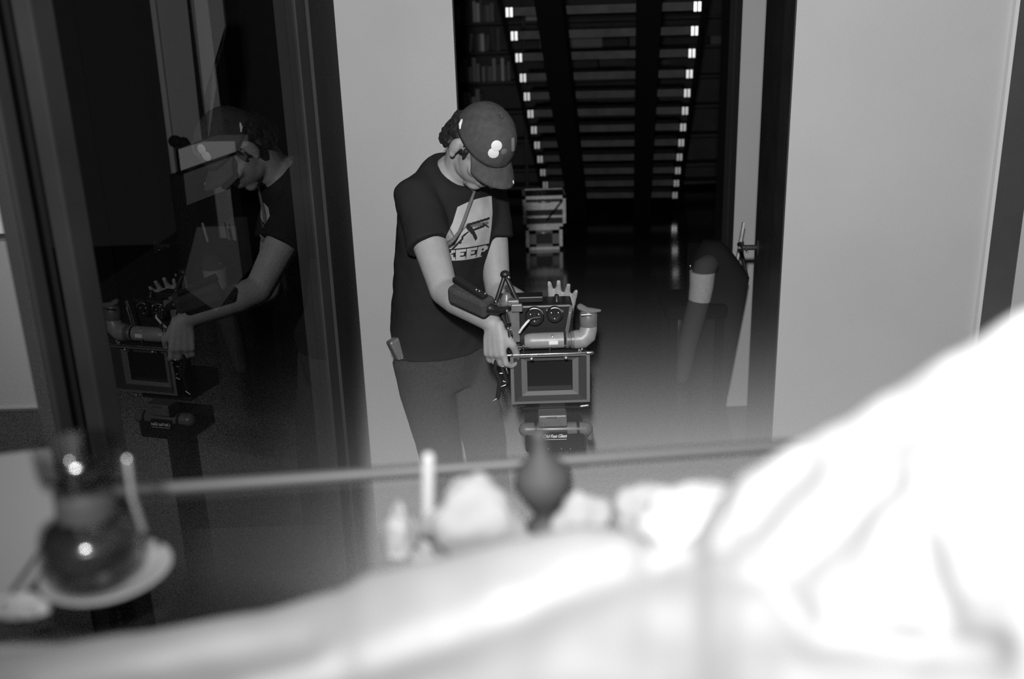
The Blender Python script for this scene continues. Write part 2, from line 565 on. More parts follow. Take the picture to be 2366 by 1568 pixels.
for ri, (pa_, pb_) in {5: (1062, 1140), 4: (1075, 1158), 3: (1062, 1175), 2: (1062, 1110)}.items():
    z = zs[ri]
    x = W(pa_, 180, YB).x
    xe = W(pb_, 180, YB).x
    k = 0
    while x < xe:
        bw = random.uniform(0.022, 0.05)
        bh = random.uniform(0.15, 0.25)
        ti = random.choices(range(5), (3, 3, 3, 3, 2))[0]
        tilt = random.choice((0, 0, 0, 0.12, -0.1)) if ri == 4 else 0
        mt = Matrix.Translation((x + (abs(tilt) * .2 if tilt < 0 else 0), YB + 0.02, z + max(0, tilt) * bw)) @ Matrix.Rotation(tilt, 4, 'Y')
        o = MB().box((0, 0, 0.001), (bw, 0.17, bh), mtx=mt).build('book', bm_[ti], bevel=0.002)
        tag(o, '%s book, number %d from the left on the %s shelf behind the stair' % (toneword[ti], k + 1, rowname[ri]), 'book', 'books on the %s shelf' % rowname[ri])
        x += bw + 0.004 + abs(tilt) * 0.2
        k += 1
boxes = [(4, 1318, 1392, 0.13, 0.20, 'wide pale box between two stair treads'), (4, 1455, 1470, 0.1, 0.1, 'small dark grey box beside the black beam'),
         (4, 1247, 1262, 0.15, 0.12, 'pale carton left of the left stair beam'), (4, 1640, 1675, 0.08, 0.12, 'flat grey carton right of the stair'),
         (2, 1335, 1382, 0.05, 0.10, 'low pale tray seen between the lower treads'), (3, 1385, 1445, 0.2, 0.06, 'dark grey box file behind the stair'),
         (3, 1520, 1548, 0.16, 0.07, 'grey box file right of the right stair beam'), (2, 1255, 1285, 0.06, 0.09, 'low grey tray left of the left stair beam'),
         (3, 1262, 1285, 0.05, 0.5, 'small bright tin left of the stair'), (3, 1553, 1582, 0.03, 0.3, 'thin pale dish right of the stair'),
         (5, 1218, 1250, 0.05, 0.4, 'small bright ornament on the top shelf')]
for ri, a, b, h, g, lab in boxes:
    xa, xb = W(a, 180, YB).x, W(b, 180, YB).x
    bo = MB().box((xa, YB + 0.02, zs[ri] + 0.001), (xb, YB + 0.2, zs[ri] + h)).box((xa - 0.004, YB + 0.016, zs[ri] + h * 0.8), (xb + 0.004, YB + 0.204, zs[ri] + h + 0.004))
    tag(bo.build('storage_box', mat('box_card', g, 0.8), bevel=0.003), lab, 'box', 'boxes on the shelves')

# ------------------------------------------------------------------ stacked flight cases on the far floor
cb = WZ(1258, 577, 0.0)
YCs = cb.y
cw = (W(1300, 577, YCs).x - W(1216, 577, YCs).x)
def flight_case(x0, x1, y0, y1, z0, z1, label, slats):
    t = thing('flight_case', ((x0 + x1) / 2, (y0 + y1) / 2, z0), label, 'case', 'flight cases in the far room')
    MB().box((x0 + 0.01, y0 + 0.012, z0 + 0.006), (x1 - 0.01, y1 - 0.01, z1 - 0.006)).build('body', M['case'], t)
    e = 0.026
    fr = MB()
    for (a, b) in (((x0, y0, z0), (x1, y0 + 0.01, z0 + e)), ((x0, y0, z1 - e), (x1, y0 + 0.01, z1)), ((x0, y0, z0), (x0 + e, y0 + 0.01, z1)), ((x1 - e, y0, z0), (x1, y0 + 0.01, z1)),
                   ((x1 - 0.01, y0, z0), (x1, y1, z0 + e)), ((x1 - 0.01, y0, z1 - e), (x1, y1, z1)), ((x1 - 0.01, y1 - e, z0), (x1, y1, z1)),
                   ((x0, y0, z1 - 0.01), (x0 + e, y1, z1)), ((x0, y1 - e, z1 - 0.01), (x1, y1, z1))):
        fr.box(a, b)
    fr.build('edge_frame', M['alu'], t)
    if slats:
        h = z1 - z0
        for f0, f1 in ((0.56, 0.80), (0.30, 0.37)):
            MB().box((x0 + e, y0 - 0.004, z0 + h * f0), (x1 - e, y0 + 0.011, z0 + h * f1)).build('front_slat', M['alu'], t)
        MB().bar((x1 - e, y0 - 0.012, z0 + h * 0.86), (x0 + (x1 - x0) * 0.55, y0 - 0.012, z0 + h * 0.22), 0.012, 0.03, upv=(0, 1, 0)).build('strap', M['blackmatte'], t)
    else:
        h = z1 - z0
        pn = MB()
        for (a, b) in (((x0 + e, z0 + e), (x1 - e, z0 + h * 0.26)), ((x0 + e, z1 - h * 0.30), (x1 - e, z1 - e)), ((x0 + e, z0 + e), (x0 + 0.085, z1 - e)), ((x1 - 0.085, z0 + e), (x1 - e, z1 - e))):
            pn.box((a[0], y0 - 0.004, a[1]), (b[0], y0 + 0.011, b[1]))
        pn.build('front_frame', M['camlight'], t)
    MB().tube([((x0 + x1) / 2 - 0.06, y0 - 0.006, z1 - 0.04), ((x0 + x1) / 2 - 0.05, y0 - 0.03, z1 - 0.045), ((x0 + x1) / 2 + 0.05, y0 - 0.03, z1 - 0.045), ((x0 + x1) / 2 + 0.06, y0 - 0.006, z1 - 0.04)], 0.006).build('handle', M['steel'], t, smooth=True)
    return t
zm = W(1258, 524, YCs).z
zt = W(1258, 452, YCs).z
flight_case(cb.x - cw / 2, cb.x + cw / 2, YCs, YCs + 0.32, 0.001, zm, 'lower flight case with a dark square front on the polished floor', False)
flight_case(cb.x - cw / 2 - 0.02, cb.x + cw / 2 + 0.03, YCs - 0.01, YCs + 0.36, zm + 0.002, zt, 'upper flight case with bright metal slats, stacked on the other', True)

# ------------------------------------------------------------------ coat on a tall chair (right of the doorway)
YK = 4.15
prof = [(560, 1628, 1668), (578, 1612, 1688), (610, 1598, 1712), (645, 1592, 1734), (680, 1592, 1728), (760, 1596, 1712), (870, 1600, 1690), (930, 1602, 1676), (1000, 1598, 1690), (1060, 1592, 1706)]
k0 = W(1650, 1000, YK)
ch = thing('tall_chair', (k0.x, YK + 0.1, 0), 'tall black upholstered chair under the coat by the open door', 'chair')
MB().box((k0.x - 0.24, YK - 0.10, 0.66), (k0.x + 0.02, YK + 0.2, 0.72)).build('seat', M['chair'], ch, bevel=0.015)
MB().box((k0.x - 0.14, YK + 0.02, 0.72), (k0.x + 0.0, YK + 0.06, 0.97)).build('backrest', M['chair'], ch, bevel=0.01)
for sx in (-0.21, -0.01):
    for sy in (-0.07, 0.17):
        MB().bar((k0.x + sx, YK + sy, 0.0), (k0.x + sx, YK + sy, 0.66), 0.035, 0.035).build('leg', M['chair'], ch)
ct = thing('coat', (k0.x, YK, 0.7), 'black coat draped over the tall chair, sleeve with a pale band hanging', 'coat')
rings = []
for y, xa, xb in prof:
    a, b = W(xa, y, YK), W(xb, y, YK)
    c = (a + b) / 2
    hw = (b - a).length / 2
    th = 0.045 if y < 575 else 0.09
    rings.append([c + Vector((hw * math.copysign(abs(math.cos(q)) ** 0.7, math.cos(q)), th * math.sin(q) + 0.03, 0)) for q in [2 * math.pi * k / 28 for k in range(28)]])
MB().rings(rings).build('coat_body', M['coat'], ct, smooth=True)
ys_ = YK - 0.12
sl = [W(1640, 606, ys_ + 0.03), W(1622, 625, ys_), W(1617, 660, ys_), W(1612, 700, ys_)]
MB().tube([W(1636, 612, ys_ + 0.02), W(1628, 618, ys_), W(1624, 634, ys_)], [0.045, 0.050, 0.048], n=20).build('sleeve_shoulder', M['sleeve'], ct, smooth=True)
MB().tube([W(1623, 627, ys_ - 0.003), W(1621, 660, ys_ - 0.003), W(1616, 693, ys_ - 0.003)], [0.054, 0.051, 0.047], n=20, round_ends=False).build('sleeve_band', M['band'], ct, smooth='auto')
MB().tube([W(1616, 690, ys_), W(1606, 730, ys_), W(1590, 790, ys_), W(1582, 840, ys_), W(1576, 872, ys_)], [0.045, 0.046, 0.042, 0.036, 0.026], n=18).build('sleeve', M['sleeve'], ct, smooth=True)
MB().ell(W(1595, 616, ys_ - 0.04), 0.004, 0.004, 0.009).build('glint_bead', M['chrome'], ct, smooth=True)  # chrome bead added to stand for the highlight on the sleeve shoulder
ra_, rb_ = W(1719, 516, 4.60), W(1703, 606, 4.57)
rq = ra_ + (rb_ - ra_) * ((ra_.z - .004) / (ra_.z - rb_.z))
rod = thing('thin_rod', rq, 'thin pale rod leaning by the wall beside the door lever', 'rod')
MB().tube([rq, W(1719, 516, 4.33)], 0.006).build('shaft', M['alu'], rod)
MB().tube([rq - Vector((.008, .01, 0)), W(1716, 514, 4.61)], 0.003).build('edge', M['blackmatte'], rod)
sm = MB().tube([W(1715, 560, 4.4), W(1714, 585, 4.4), W(1720, 610, 4.4), W(1726, 640, 4.4)], 0.008)
tag(sm.build('cable', M['case'], smooth=True), 'dark cable drooping below the door lever', 'cable')

# ------------------------------------------------------------------ the man
f2 = Vector((math.sin(math.radians(50)), -math.cos(math.radians(50)), 0))    # the way his chest faces
r2 = Vector((f2.y, -f2.x, 0))                                                # his right hand side


def section(c, a, b, n=40, p=0.9, tilt=0.0):
    out = []
    fw = (f2 * math.cos(tilt) + Vector((0, 0, -math.sin(tilt))))
    for k in range(n):
        q = 2 * math.pi * k / n
        ca, sa = math.cos(q), math.sin(q)
        out.append(c + r2 * (a * math.copysign(abs(ca) ** p, ca)) + fw * (b * math.copysign(abs(sa) ** p, sa)))
    return out


# torso sections: photo row, column, depth, half width, half thickness
TOR = [(850, 1022, 3.14, .165, .120), (800, 1020, 3.14, .170, .122), (750, 1018, 3.13, .168, .128), (690, 1018, 3.12, .160, .125),
       (620, 1026, 3.10, .165, .118), (560, 1034, 3.08, .172, .116), (500, 1040, 3.06, .178, .112), (460, 1043, 3.05, .172, .105),
       (434, 1045, 3.04, .146, .094), (412, 1050, 3.03, .112, .084), (396, 1056, 3.02, .082, .074), (386, 1060, 3.01, .070, .066)]


def torso(mb, grow, lo=0, hi=None):
    mb.rings([section(W(x, y, Y), a + grow, b + grow, tilt=min(.75, max(0.0, (560 - y) / 230))) for y, x, Y, a, b in TOR[lo:hi]])


sh_r = W(960, 452, 2.95)
el_r = W(1026, 672, 2.76)
wr_r = W(1137, 746, 2.585)
sh_l = W(1128, 455, 3.18)
el_l = W(1150, 672, 3.06)
wr_l = W(1292, 764, 2.80)
h_hor = Vector((math.sin(math.radians(42)), -math.cos(math.radians(42)), 0))
pit = math.radians(50)
h_f = h_hor * math.cos(pit) + Vector((0, 0, -math.sin(pit)))
h_u = h_hor * math.sin(pit) + Vector((0, 0, math.cos(pit)))
h_r = h_f.cross(h_u)
HC = W(1110, 338, 2.92)
HM = Matrix.Translation(HC) @ Matrix((h_r, h_f, h_u)).transposed().to_4x4()


def hand(mb, wrist, d, n, mirror, curl, size=1.0, spread=0.006, thumb_curl=0.5):
    """wrist point, finger direction, back-of-hand normal; mirror=+1: thumb on the side d x n"""
    d = Vector(d).normalized()
    n = Vector(n)
    n = (n - d * n.dot(d)).normalized()
    s = d.cross(n) * mirror                      # thumb side
    pl = 0.088 * size
    for off, wd in ((-0.027, .013), (-0.009, .0145), (0.010, .0145), (0.028, .013)):
        mb.tube([wrist + s * off * 0.55, wrist + d * pl * 0.5 + s * off * 0.85, wrist + d * pl + s * off], [wd * 1.15, wd * 1.15, wd * 0.85], n=10)
    for k, (off, ln) in enumerate(((0.029, .068), (0.010, .076), (-0.010, .071), (-0.028, .056))):
        p = wrist + d * pl + s * off
        a = 0.0
        pts, dd_ = [p - d * 0.01], d
        for j, q in enumerate((0.44, 0.32, 0.24)):
            a += curl[j] + (0.05 * k if j == 0 else 0)
            dd_ = (d * math.cos(a) - n * math.sin(a) + s * (spread * 4 * (1.5 - k))).normalized()
            p = p + dd_ * ln * q * size * 1.15
            pts.append(p)
        mb.tube(pts, [.0098, .0092, .0084, .0070], n=10)
    t0 = wrist + d * 0.022 + s * 0.024 - n * 0.006
    t1 = t0 + (s * (0.8 - thumb_curl * .25) + d * 0.7 - n * 0.35).normalized() * 0.042
    t2 = t1 + (s * (0.45 - thumb_curl * .5) + d * 0.9 - n * (0.2 + thumb_curl * .5)).normalized() * 0.032
    t3 = t2 + (s * (0.2 - thumb_curl * .6) + d * 0.9 - n * (0.25 + thumb_curl * .7)).normalized() * 0.026
    mb.tube([t0, t1, t2, t3], [.0145, .0122, .0105, .0085], n=10)


B = MB()
torso(B, -0.012)
# neck and head
B.tube([W(1052, 402, 3.04), W(1068, 385, 3.0), HM @ Vector((0, -.035, -.05)), HM @ Vector((0, -.02, .0))], [.066, .058, .056, .055], n=18)
B.ell((0, -.008, .030), .073, .091, .093, HM, 28, 18)
B.ell((0, .028, -.032), .060, .064, .080, HM, 24, 16)
B.ell((0, .058, -.092), .030, .028, .024, HM)
B.ell((0, .015, -.070), .054, .058, .042, HM)
B.tube([HM @ Vector(p) for p in ((0, .086, .015), (0, .100, -.012), (0, .110, -.030))], [.011, .0125, .0155], n=12)
B.ell((-.011, .099, -.034), .009, .011, .009, HM)
B.ell((.011, .099, -.034), .009, .011, .009, HM)
B.tube([HM @ Vector(p) for p in ((-.042, .066, .020), (0, .086, .020), (.042, .066, .020))], .0115, n=12)
B.ell((0, .088, -.058), .024, .010, .007, HM)
B.ell((0, .086, -.068), .021, .011, .008, HM)
for sx in (-1, 1):
    B.ell((sx * .031, .072, .004), .0135, .0135, .012, HM)
    B.ell((sx * .040, .058, -.025), .022, .022, .022, HM)
    B.ell((sx * .080, -.018, -.010), .011, .019, .032, HM)
    B.ell((sx * .081, -.010, -.034), .009, .011, .012, HM)
# arms
B.tube([sh_r, sh_r.lerp(el_r, 0.5), el_r.lerp(sh_r, 0.12), el_r], [.050, .052, .044, .042], n=18)
B.tube([el_r, el_r.lerp(wr_r, 0.3), el_r.lerp(wr_r, 0.65), wr_r], [.042, .044, .035, .027], n=18)
B.tube([sh_l, sh_l.lerp(el_l, 0.5), el_l.lerp(sh_l, 0.12), el_l], [.049, .050, .043, .040], n=18)
B.tube([el_l, el_l.lerp(wr_l, 0.3), el_l.lerp(wr_l, 0.65), wr_l], [.041, .043, .034, .027], n=18)
hand(B, wr_r + (wr_r - el_r).normalized() * 0.012, (-0.04, -0.25, -1.0), (-0.60, -0.74, 0.15), -1, (0.45, 0.85, 0.6), size=.9, spread=.010, thumb_curl=1.3)
hand(B, wr_l, (0.10, -0.1, 1.0), (0.15, 1.0, 0.1), 1, (0.02, 0.12, 0.2), size=.92, spread=.03)
# legs
hip1, hip2 = W(976, 838, 3.08), W(1070, 838, 3.18)
kn1, kn2 = W(1012, 1015, 3.06), W(1118, 1015, 3.16)
an1, an2 = Vector((kn1.x + .035, 3.07, .09)), Vector((kn2.x + .03, 3.17, .09))
for hp_, kn_, an_ in ((hip1, kn1, an1), (hip2, kn2, an2)):
    B.tube([hp_ + Vector((0, 0, .03)), hp_.lerp(kn_, .5), kn_, kn_.lerp(an_, .35), an_], [.082, .072, .053, .052, .036], n=18)
    B.tube([an_ + Vector((0, 0, -.03)) - f2 * .03, an_ + f2 * .08 + Vector((0, 0, -.05)), an_ + f2 * .15 + Vector((0, 0, -.06))], [.036, .032, .024], n=14)
me = remesh(B, 0.0048, 3)
for m_ in ('skin', 'lip', 'eye'):
    me.materials.append(M[m_])
HI = HM.inverted()
for p in me.polygons:
    l = HI @ p.center
    if abs(l.x) < .024 and .088 < l.y and -.076 < l.z < -.052:
        p.material_index = 1
    elif l.y > .078 and abs(abs(l.x) - .031) < .011 and abs(l.z - .004) < .008:
        p.material_index = 2
person = link('person', me, None, True)
tag(person, 'man in a cap and black printed T-shirt leaning over a cinema camera', 'person')

# hair
H = MB()
H.ell((0, -.032, .012), .078, .083, .075, HM, 28, 18)
random.seed(3)
for k in range(150):
    a = random.uniform(math.pi * 1.05, math.pi * 1.95)
    z = random.uniform(-.072, .02)
    p = Vector((.074 * math.cos(a), -.030 + .086 * math.sin(a), z))
    H.ell(p, random.uniform(.007, .013), .011, .011, HM, 8, 6)
hm = remesh(H, .005, 2)
hm.materials.append(M['hair'])
for v in hm.vertices:
    v.co += v.normal * (noise.noise(v.co * 90) * .005)
link('hair', hm, person, True)
for sx in (-1, 1):
    MB().tube([HM @ Vector((sx * .0705, .016, .012)), HM @ Vector((sx * .0655, .020, -.018))], [.009, .004], n=10).build('sideburn', M['hair'], person, True)

# T-shirt
T = MB()
torso(T, 0.010, 1, 11)
T.tube([sh_r - r2 * .06 + Vector((0, 0, .012)), sh_r + r2 * -.005, sh_r.lerp(el_r, 0.3), sh_r.lerp(el_r, 0.54)], [.062, .066, .070, .076], n=22, round_ends=False)
T.tube([sh_l + r2 * .06 + Vector((0, 0, .012)), sh_l, sh_l.lerp(el_l, 0.25), sh_l.lerp(el_l, 0.46)], [.062, .064, .068, .071], n=22, round_ends=False)
tm = remesh(T, 0.007, 6)
tm.materials.append(M['shirt'])
for v in tm.vertices:
    c = v.co
    k = noise.noise(Vector((c.x * 9, c.y * 9, c.z * 5))) * .009 + noise.noise(c * 24) * .003
    v.co = c + v.normal * k
shirt = link('t_shirt', tm, person, True)

# jeans
J = MB()
J.rings([section(W(x, y, Y), a + .002, b + .002) for y, x, Y, a, b in [(768, 1018, 3.13, .166, .124), (800, 1020, 3.14, .172, .126), (850, 1022, 3.14, .168, .124), (880, 1024, 3.14, .150, .115)]])
for hp_, kn_, an_ in ((hip1, kn1, an1), (hip2, kn2, an2)):
    J.tube([hp_ + Vector((0, 0, .02)), hp_.lerp(kn_, .35), hp_.lerp(kn_, .7), kn_, kn_.lerp(an_, .5), an_ - Vector((0, 0, .02))], [.098, .094, .082, .074, .066, .064], n=22, round_ends=False)
jm = remesh(J, 0.007, 6)
jm.materials.append(M['jeans'])
for v in jm.vertices:
    c = v.co
    v.co = c + v.normal * (noise.noise(Vector((c.x * 10, c.y * 10, c.z * 7))) * .006)
jeans = link('jeans', jm, person, True)
dg = bpy.context.evaluated_depsgraph_get()
bvh_j = BVHTree.FromObject(jeans, dg)
bvh_t = BVHTree.FromObject(shirt, dg)


def hit(bvh, px, py, off=0.002):
    d = (R @ Vector(((px - CX) / FPX, -(py - CY) / FPX, -1.0))).normalized()
    l, n, i, dist = bvh.ray_cast(CAM, d)
    if l is None:
        return None
    return l - d * off


seam = [hit(bvh_j, x, y, .001) for x, y in ((1068, 782), (1071, 800), (1070, 825), (1070, 846))]
if all(seam):
    MB().tube(seam, .0022, n=6).build('pocket_seam', M['sleeve'], jeans, True)
seam = [hit(bvh_j, x, y, .001) for x, y in ((934, 795), (955, 795), (975, 790), (988, 781))]
if all(seam):
    MB().tube(seam, .002, n=6).build('pocket_seam', M['sleeve'], jeans, True)

# print on the shirt: pale picture above bold letters
GL = {'K': ["10011", "10011", "10110", "11100", "11100", "10110", "10011", "10011"],
      'E': ["11111", "11111", "11000", "11110", "11110", "11000", "11111", "11111"],
      'P': ["11110", "11111", "11011", "11011", "11110", "11000", "11000", "11000"]}
GL['K'] = ["11011", "11011", "11110", "11100", "11110", "11110", "11011", "11011"]


def lerp(a, b, t):
    return a + (b - a) * t


def edge(pts, v):
    for (v0, x0, y0), (v1, x1, y1) in zip(pts, pts[1:]):
        if v <= v1 or (v1, x1, y1) == pts[-1]:
            t = (v - v0) / (v1 - v0)
            return lerp(x0, x1, t), lerp(y0, y1, t)


LE = [(0, 1057, 478), (.35, 1046, 514), (.62, 1031, 545), (.80, 1027, 576), (1, 1030, 602)]
RE = [(0, 1136, 452), (.35, 1138, 492), (.62, 1135, 530), (.80, 1130, 562), (1, 1122, 590)]


def seg(u, v, a, b, wd):
    (x0, y0), (x1, y1) = a, b
    t = max(0, min(1, ((u - x0) * (x1 - x0) + (v - y0) * (y1 - y0)) / ((x1 - x0) ** 2 + (y1 - y0) ** 2)))
    return math.hypot(u - x0 - t * (x1 - x0), v - y0 - t * (y1 - y0)) < wd


def ink(u, v):
    if v > .985:
        return 0 if u < .9 else None
    if v > .80:
        if v < .815:
            return 2
        r = (v - .82) / .165
        if not 0 <= r < 1:
            return None
        x = u / .255
        li = int(x)
        if li > 3:
            return None
        cx = (x - li) / .94
        if cx >= 1:
            return None
        return 0 if GL['KEEP'[li]][min(7, int(r * 8))][min(4, int(cx * 5))] == '1' else None
    dark = (((.42, .47), (.92, .43), .022), ((.44, .50), (.58, .60), .04), ((.62, .57), (.82, .54), .022), ((.58, .60), (.68, .70), .028),
            ((.36, .66), (.48, .60), .016), ((.18, .80), (.38, .68), .018), ((.30, .735), (.36, .73), .01), ((.80, .50), (.93, .57), .014))
    for a, b, wd in dark:
        if seg(u, v, a, b, wd):
            return 2
    mid = (((.45, .50), (.90, .50), .03), ((.18, .74), (.42, .45), .018), ((.02, .72), (.16, .68), .02))
    for a, b, wd in mid:
        if seg(u, v, a, b, wd):
            return 1
    return 0


NU, NV = 110, 140
grid = {}
pm = MB()
for j in range(NV + 1):
    v = j / NV
    (xa, ya_), (xb, yb_) = edge(LE, v), edge(RE, v)
    for i in range(NU + 1):
        u = i / NU
        sag = -math.sin(u * math.pi) * 4 * (1 - v) + math.sin(u * math.pi) * 4 * v
        p = hit(bvh_t, lerp(xa, xb, u), lerp(ya_, yb_, u) + sag, 0.0025)
        if p is not None:
            grid[i, j] = len(pm.v)
            pm.v.append(tuple(p))
for j in range(NV):
    for i in range(NU):
        c = ink((i + .5) / NU, (j + .5) / NV)
        if c is None:
            continue
        q = [(i, j), (i + 1, j), (i + 1, j + 1), (i, j + 1)]
        if all(k in grid for k in q):
            pm.f.append(tuple(grid[k] for k in q))
            pm.mi.append(c)
pm.build('shirt_print', [M['print'], M['printmid'], M['printdark']], shirt, True)

# lanyard cord
cord = [HM @ Vector((.035, .055, -.095))]
for x, y in ((1096, 440), (1090, 460), (1082, 482), (1073, 508), (1062, 535), (1046, 556), (1034, 566)):
    p = hit(bvh_t, x, y, 0.008)
    if p is not None:
        cord.append(p)
MB().tube(cord, .0055, n=8).build('cord', M['cord'], person, True)

# cap
cp = MB()
cz0 = 0.028
rr = []
for i in range(16):
    a = math.pi / 2 * i / 15.02
    ring = []
    for k in range(48):
        b = 2 * math.pi * k / 48
        sq = 1.0 + (0.02 if i == 0 else 0)
        groove = 1 - 0.022 * max(0, math.cos(6 * b + math.pi)) ** 24 * (1 if i > 0 else 0)
        ring.append(HM @ Vector((.083 * math.cos(a) ** .85 * math.cos(b) * groove, -.006 + .104 * math.cos(a) ** .85 * math.sin(b) * groove, cz0 + .106 * math.sin(a))))
    rr.append(ring)
cp.rings(rr, cap=False)
crown_me = cp.mesh('cap')
crown_me.materials.append(M['cap'])
cap_o = link('cap', crown_me, person, True)
so = cap_o.modifiers.new('s', 'SOLIDIFY')
so.thickness = 0.003
bv, bt = [], []
NB, ND = 25, 9
for j in range(ND):
    for i in range(NB):
        a = math.radians(lerp(-68, 68, i / (NB - 1)))
        q = j / (ND - 1)
        x0, y0 = .078 * math.sin(a), -.006 + .097 * math.cos(a)
        x1, y1 = .083 * math.sin(a) * 1.02, -.006 + .104 * math.cos(a) + .060 * math.cos(a * 0.9) ** 0.5
        x, y = lerp(x0, x1, q), lerp(y0, y1, q)
        z = cz0 + .004 - .18 * (y - .06) * q - (x / .083) ** 2 * .030 * (0.35 + q)
        bv.append(HM @ Vector((x, y, z)))
br = MB().add(bv, [(j * NB + i, j * NB + i + 1, (j + 1) * NB + i + 1, (j + 1) * NB + i) for j in range(ND - 1) for i in range(NB - 1)])
bo = br.build('brim', M['cap'], cap_o, True)
so = bo.modifiers.new('s', 'SOLIDIFY')
so.thickness = 0.004
MB().ell((0, -.006, cz0 + .1065), .006, .006, .003, HM).build('cap_button', M['cap'], cap_o, True)
dg = bpy.context.evaluated_depsgraph_get()
bvh_c = BVHTree.FromObject(cap_o, dg)
bvh_b = BVHTree.FromObject(bo, dg)


def badge(px, py, rad, m_, name, ry=None, off=.003):
    d = (R @ Vector(((px - CX) / FPX, -(py - CY) / FPX, -1.0))).normalized()
    l, n, i, dist = bvh_c.ray_cast(CAM, d)
    if l is None:
        return
    if n.dot(d) > 0:
        n = -n
    MB().lathe(l + n * (off - .002), n, [(rad, 0), (rad, .0015), (rad * .8, .003), (1e-4, .0032)], 24).build(name, m_, cap_o, 'auto')


badge(1147, 336, .0155, M['white'], 'button_badge', off=.004)
badge(1140, 353, .0155, M['white'], 'button_badge', off=.0025)
badge(1164, 350, .010, M['cord'], 'button_badge')
lg = MB()
lgp = [hit(bvh_c, 1185, y, .002) for y in (322, 330, 338, 346)]
lgp = [p for p in lgp if p is not None]
if len(lgp) > 1:
    lg.tube(lgp, .006, n=8)
    lg.build('front_logo', M['cord'], cap_o, True)
tg = [p for p in (hit(bvh_c, x, y, .001) for x, y in ((1067, 277), (1064, 287), (1063, 296))) if p is not None]
if len(tg) > 1:
    MB().tube(tg, [.003, .006, .003][:len(tg)], n=8).build('rear_tag', M['white'], cap_o, True)
stt = [p for p in (hit(bvh_b, x, y, .001) for x, y in ((1186, 421), (1191, 418), (1195, 413))) if p is not None]
for p in stt:
    MB().ell(p, .0022, .0022, .006).build('brim_stitch', M['white'], cap_o, True)

# shoes, hip pouch
for an_ in (an1, an2):
    sb = MB()
    b0 = Vector((an_.x, an_.y, 0))
    sb.tube([b0 - f2 * .045 + Vector((0, 0, .045)), b0 + f2 * .04 + Vector((0, 0, .048)), b0 + f2 * .12 + Vector((0, 0, .036)), b0 + f2 * .17 + Vector((0, 0, .032))], [.043, .048, .044, .030], n=18)
    sb.tube([b0 + Vector((0, 0, .06)), b0 + Vector((0, 0, .115))], [.045, .047], n=18)
    sm_ = remesh(sb, .006, 4)
    for v in sm_.vertices:
        v.co.z = max(v.co.z, .002)
    sm_.materials.append(M['shoe'])
    link('shoe', sm_, person, True)
po = MB()
pc = W(920, 804, 3.02)
mt = Matrix.Translation(pc) @ Matrix.Rotation(math.radians(-22), 4, 'Y') @ Matrix.Rotation(math.radians(30), 4, 'Z')
po.box((-.024, -.022, -.034), (.022, .022, .036), mtx=mt)
pouch = po.build('belt_pouch', M['camgrey'], person, bevel=.008)
MB().box((.006, -.026, -.024), (.019, -.021, .012), mtx=mt).build('pouch_clip', M['alu'], pouch, bevel=.002)
MB().tube([mt @ Vector((-.01, -.02, -.030)), mt @ Vector((0, -.02, -.040)), mt @ Vector((.012, -.02, -.034))], .003).build('key_ring', M['chrome'], pouch, True)

# ------------------------------------------------------------------ cinema camera
YC_ = 2.56
kx, kz = (lambda px, Y=YC_, py=870: W(px, py, Y).x), (lambda py, Y=YC_, px=1270: W(px, py, Y).z)
cc = W(1270, 940, YC_ + 0.12)
cm = thing('cinema_camera', cc, 'cinema camera with a square matte box, cables and a pale viewfinder tube', 'camera')
x0, x1, z0, z1 = kx(1180), kx(1363), kz(931), kz(818)
def ring_rect(mb, o, i, y0, y1, mi=0):
    """rectangular ring: outer rect o at depth y0, inner rect i at depth y1"""
    (ox0, ox1, oz0, oz1), (ix0, ix1, iz0, iz1) = o, i
    vs = [(ox0, y0, oz0), (ox1, y0, oz0), (ox1, y0, oz1), (ox0, y0, oz1), (ix0, y1, iz0), (ix1, y1, iz0), (ix1, y1, iz1), (ix0, y1, iz1)]
    mb.add(vs, [(0, 1, 5, 4), (1, 2, 6, 5), (2, 3, 7, 6), (3, 0, 4, 7)], mi)
mbx = MB()
b1, b2, b3 = .009, .032, .050
o0 = (x0, x1, z0, z1)
def inset(r, a, b=None):
    b = a if b is None else b
    return (r[0] + a, r[1] - a, r[2] + b, r[3] - b)
ring_rect(mbx, o0, inset(o0, b1, .007), YC_, YC_, 1)
ring_rect(mbx, inset(o0, b1, .007), inset(o0, .030, .017), YC_, YC_ + .018, 0)
ring_rect(mbx, inset(o0, .030, .017), inset(o0, .046, .027), YC_ + .018, YC_ + .026, 1)
ring_rect(mbx, inset(o0, .046, .027), inset(o0, .05, .03), YC_ + .026, YC_ + .07, 0)
ring_rect(mbx, (x0, x1, z0, z1), (x0 + .02, x1 - .02, z0 + .015, z1 - .015), YC_, YC_ + .11, 0)
mbx.build('matte_box', [M['mattebox'], M['bevel']], cm)
MB().box((x0 + .045, YC_ + .045, z0 + .025), (x1 - .045, YC_ + .05, z1 - .025)).build('filter_glass', M['lens'], cm)
MB().tube([(x0 - .004, YC_ - .004, z1 + .002), (x1 + .001, YC_ - .004, z1 + .002)], .0026).build('flag_rod', M['chrome'], cm, True)
for e in (x0 - .003, x1 - .001):
    MB().tube([(e - .007, YC_ - .004, z1 + .002), (e + .007, YC_ - .004, z1 + .002)], .0045).build('rod_end', M['chrome'], cm, True)
for px in (1229, 1308):
    MB().ell((kx(px), YC_ - .006, kz(826)), .006, .005, .005).build('clamp_knob', M['steel'], cm, True)
MB().box((kx(1200), YC_ + .09, kz(812)), (kx(1330), YC_ + .18, kz(726))).build('camera_body', M['camblack'], cm, bevel=.006)
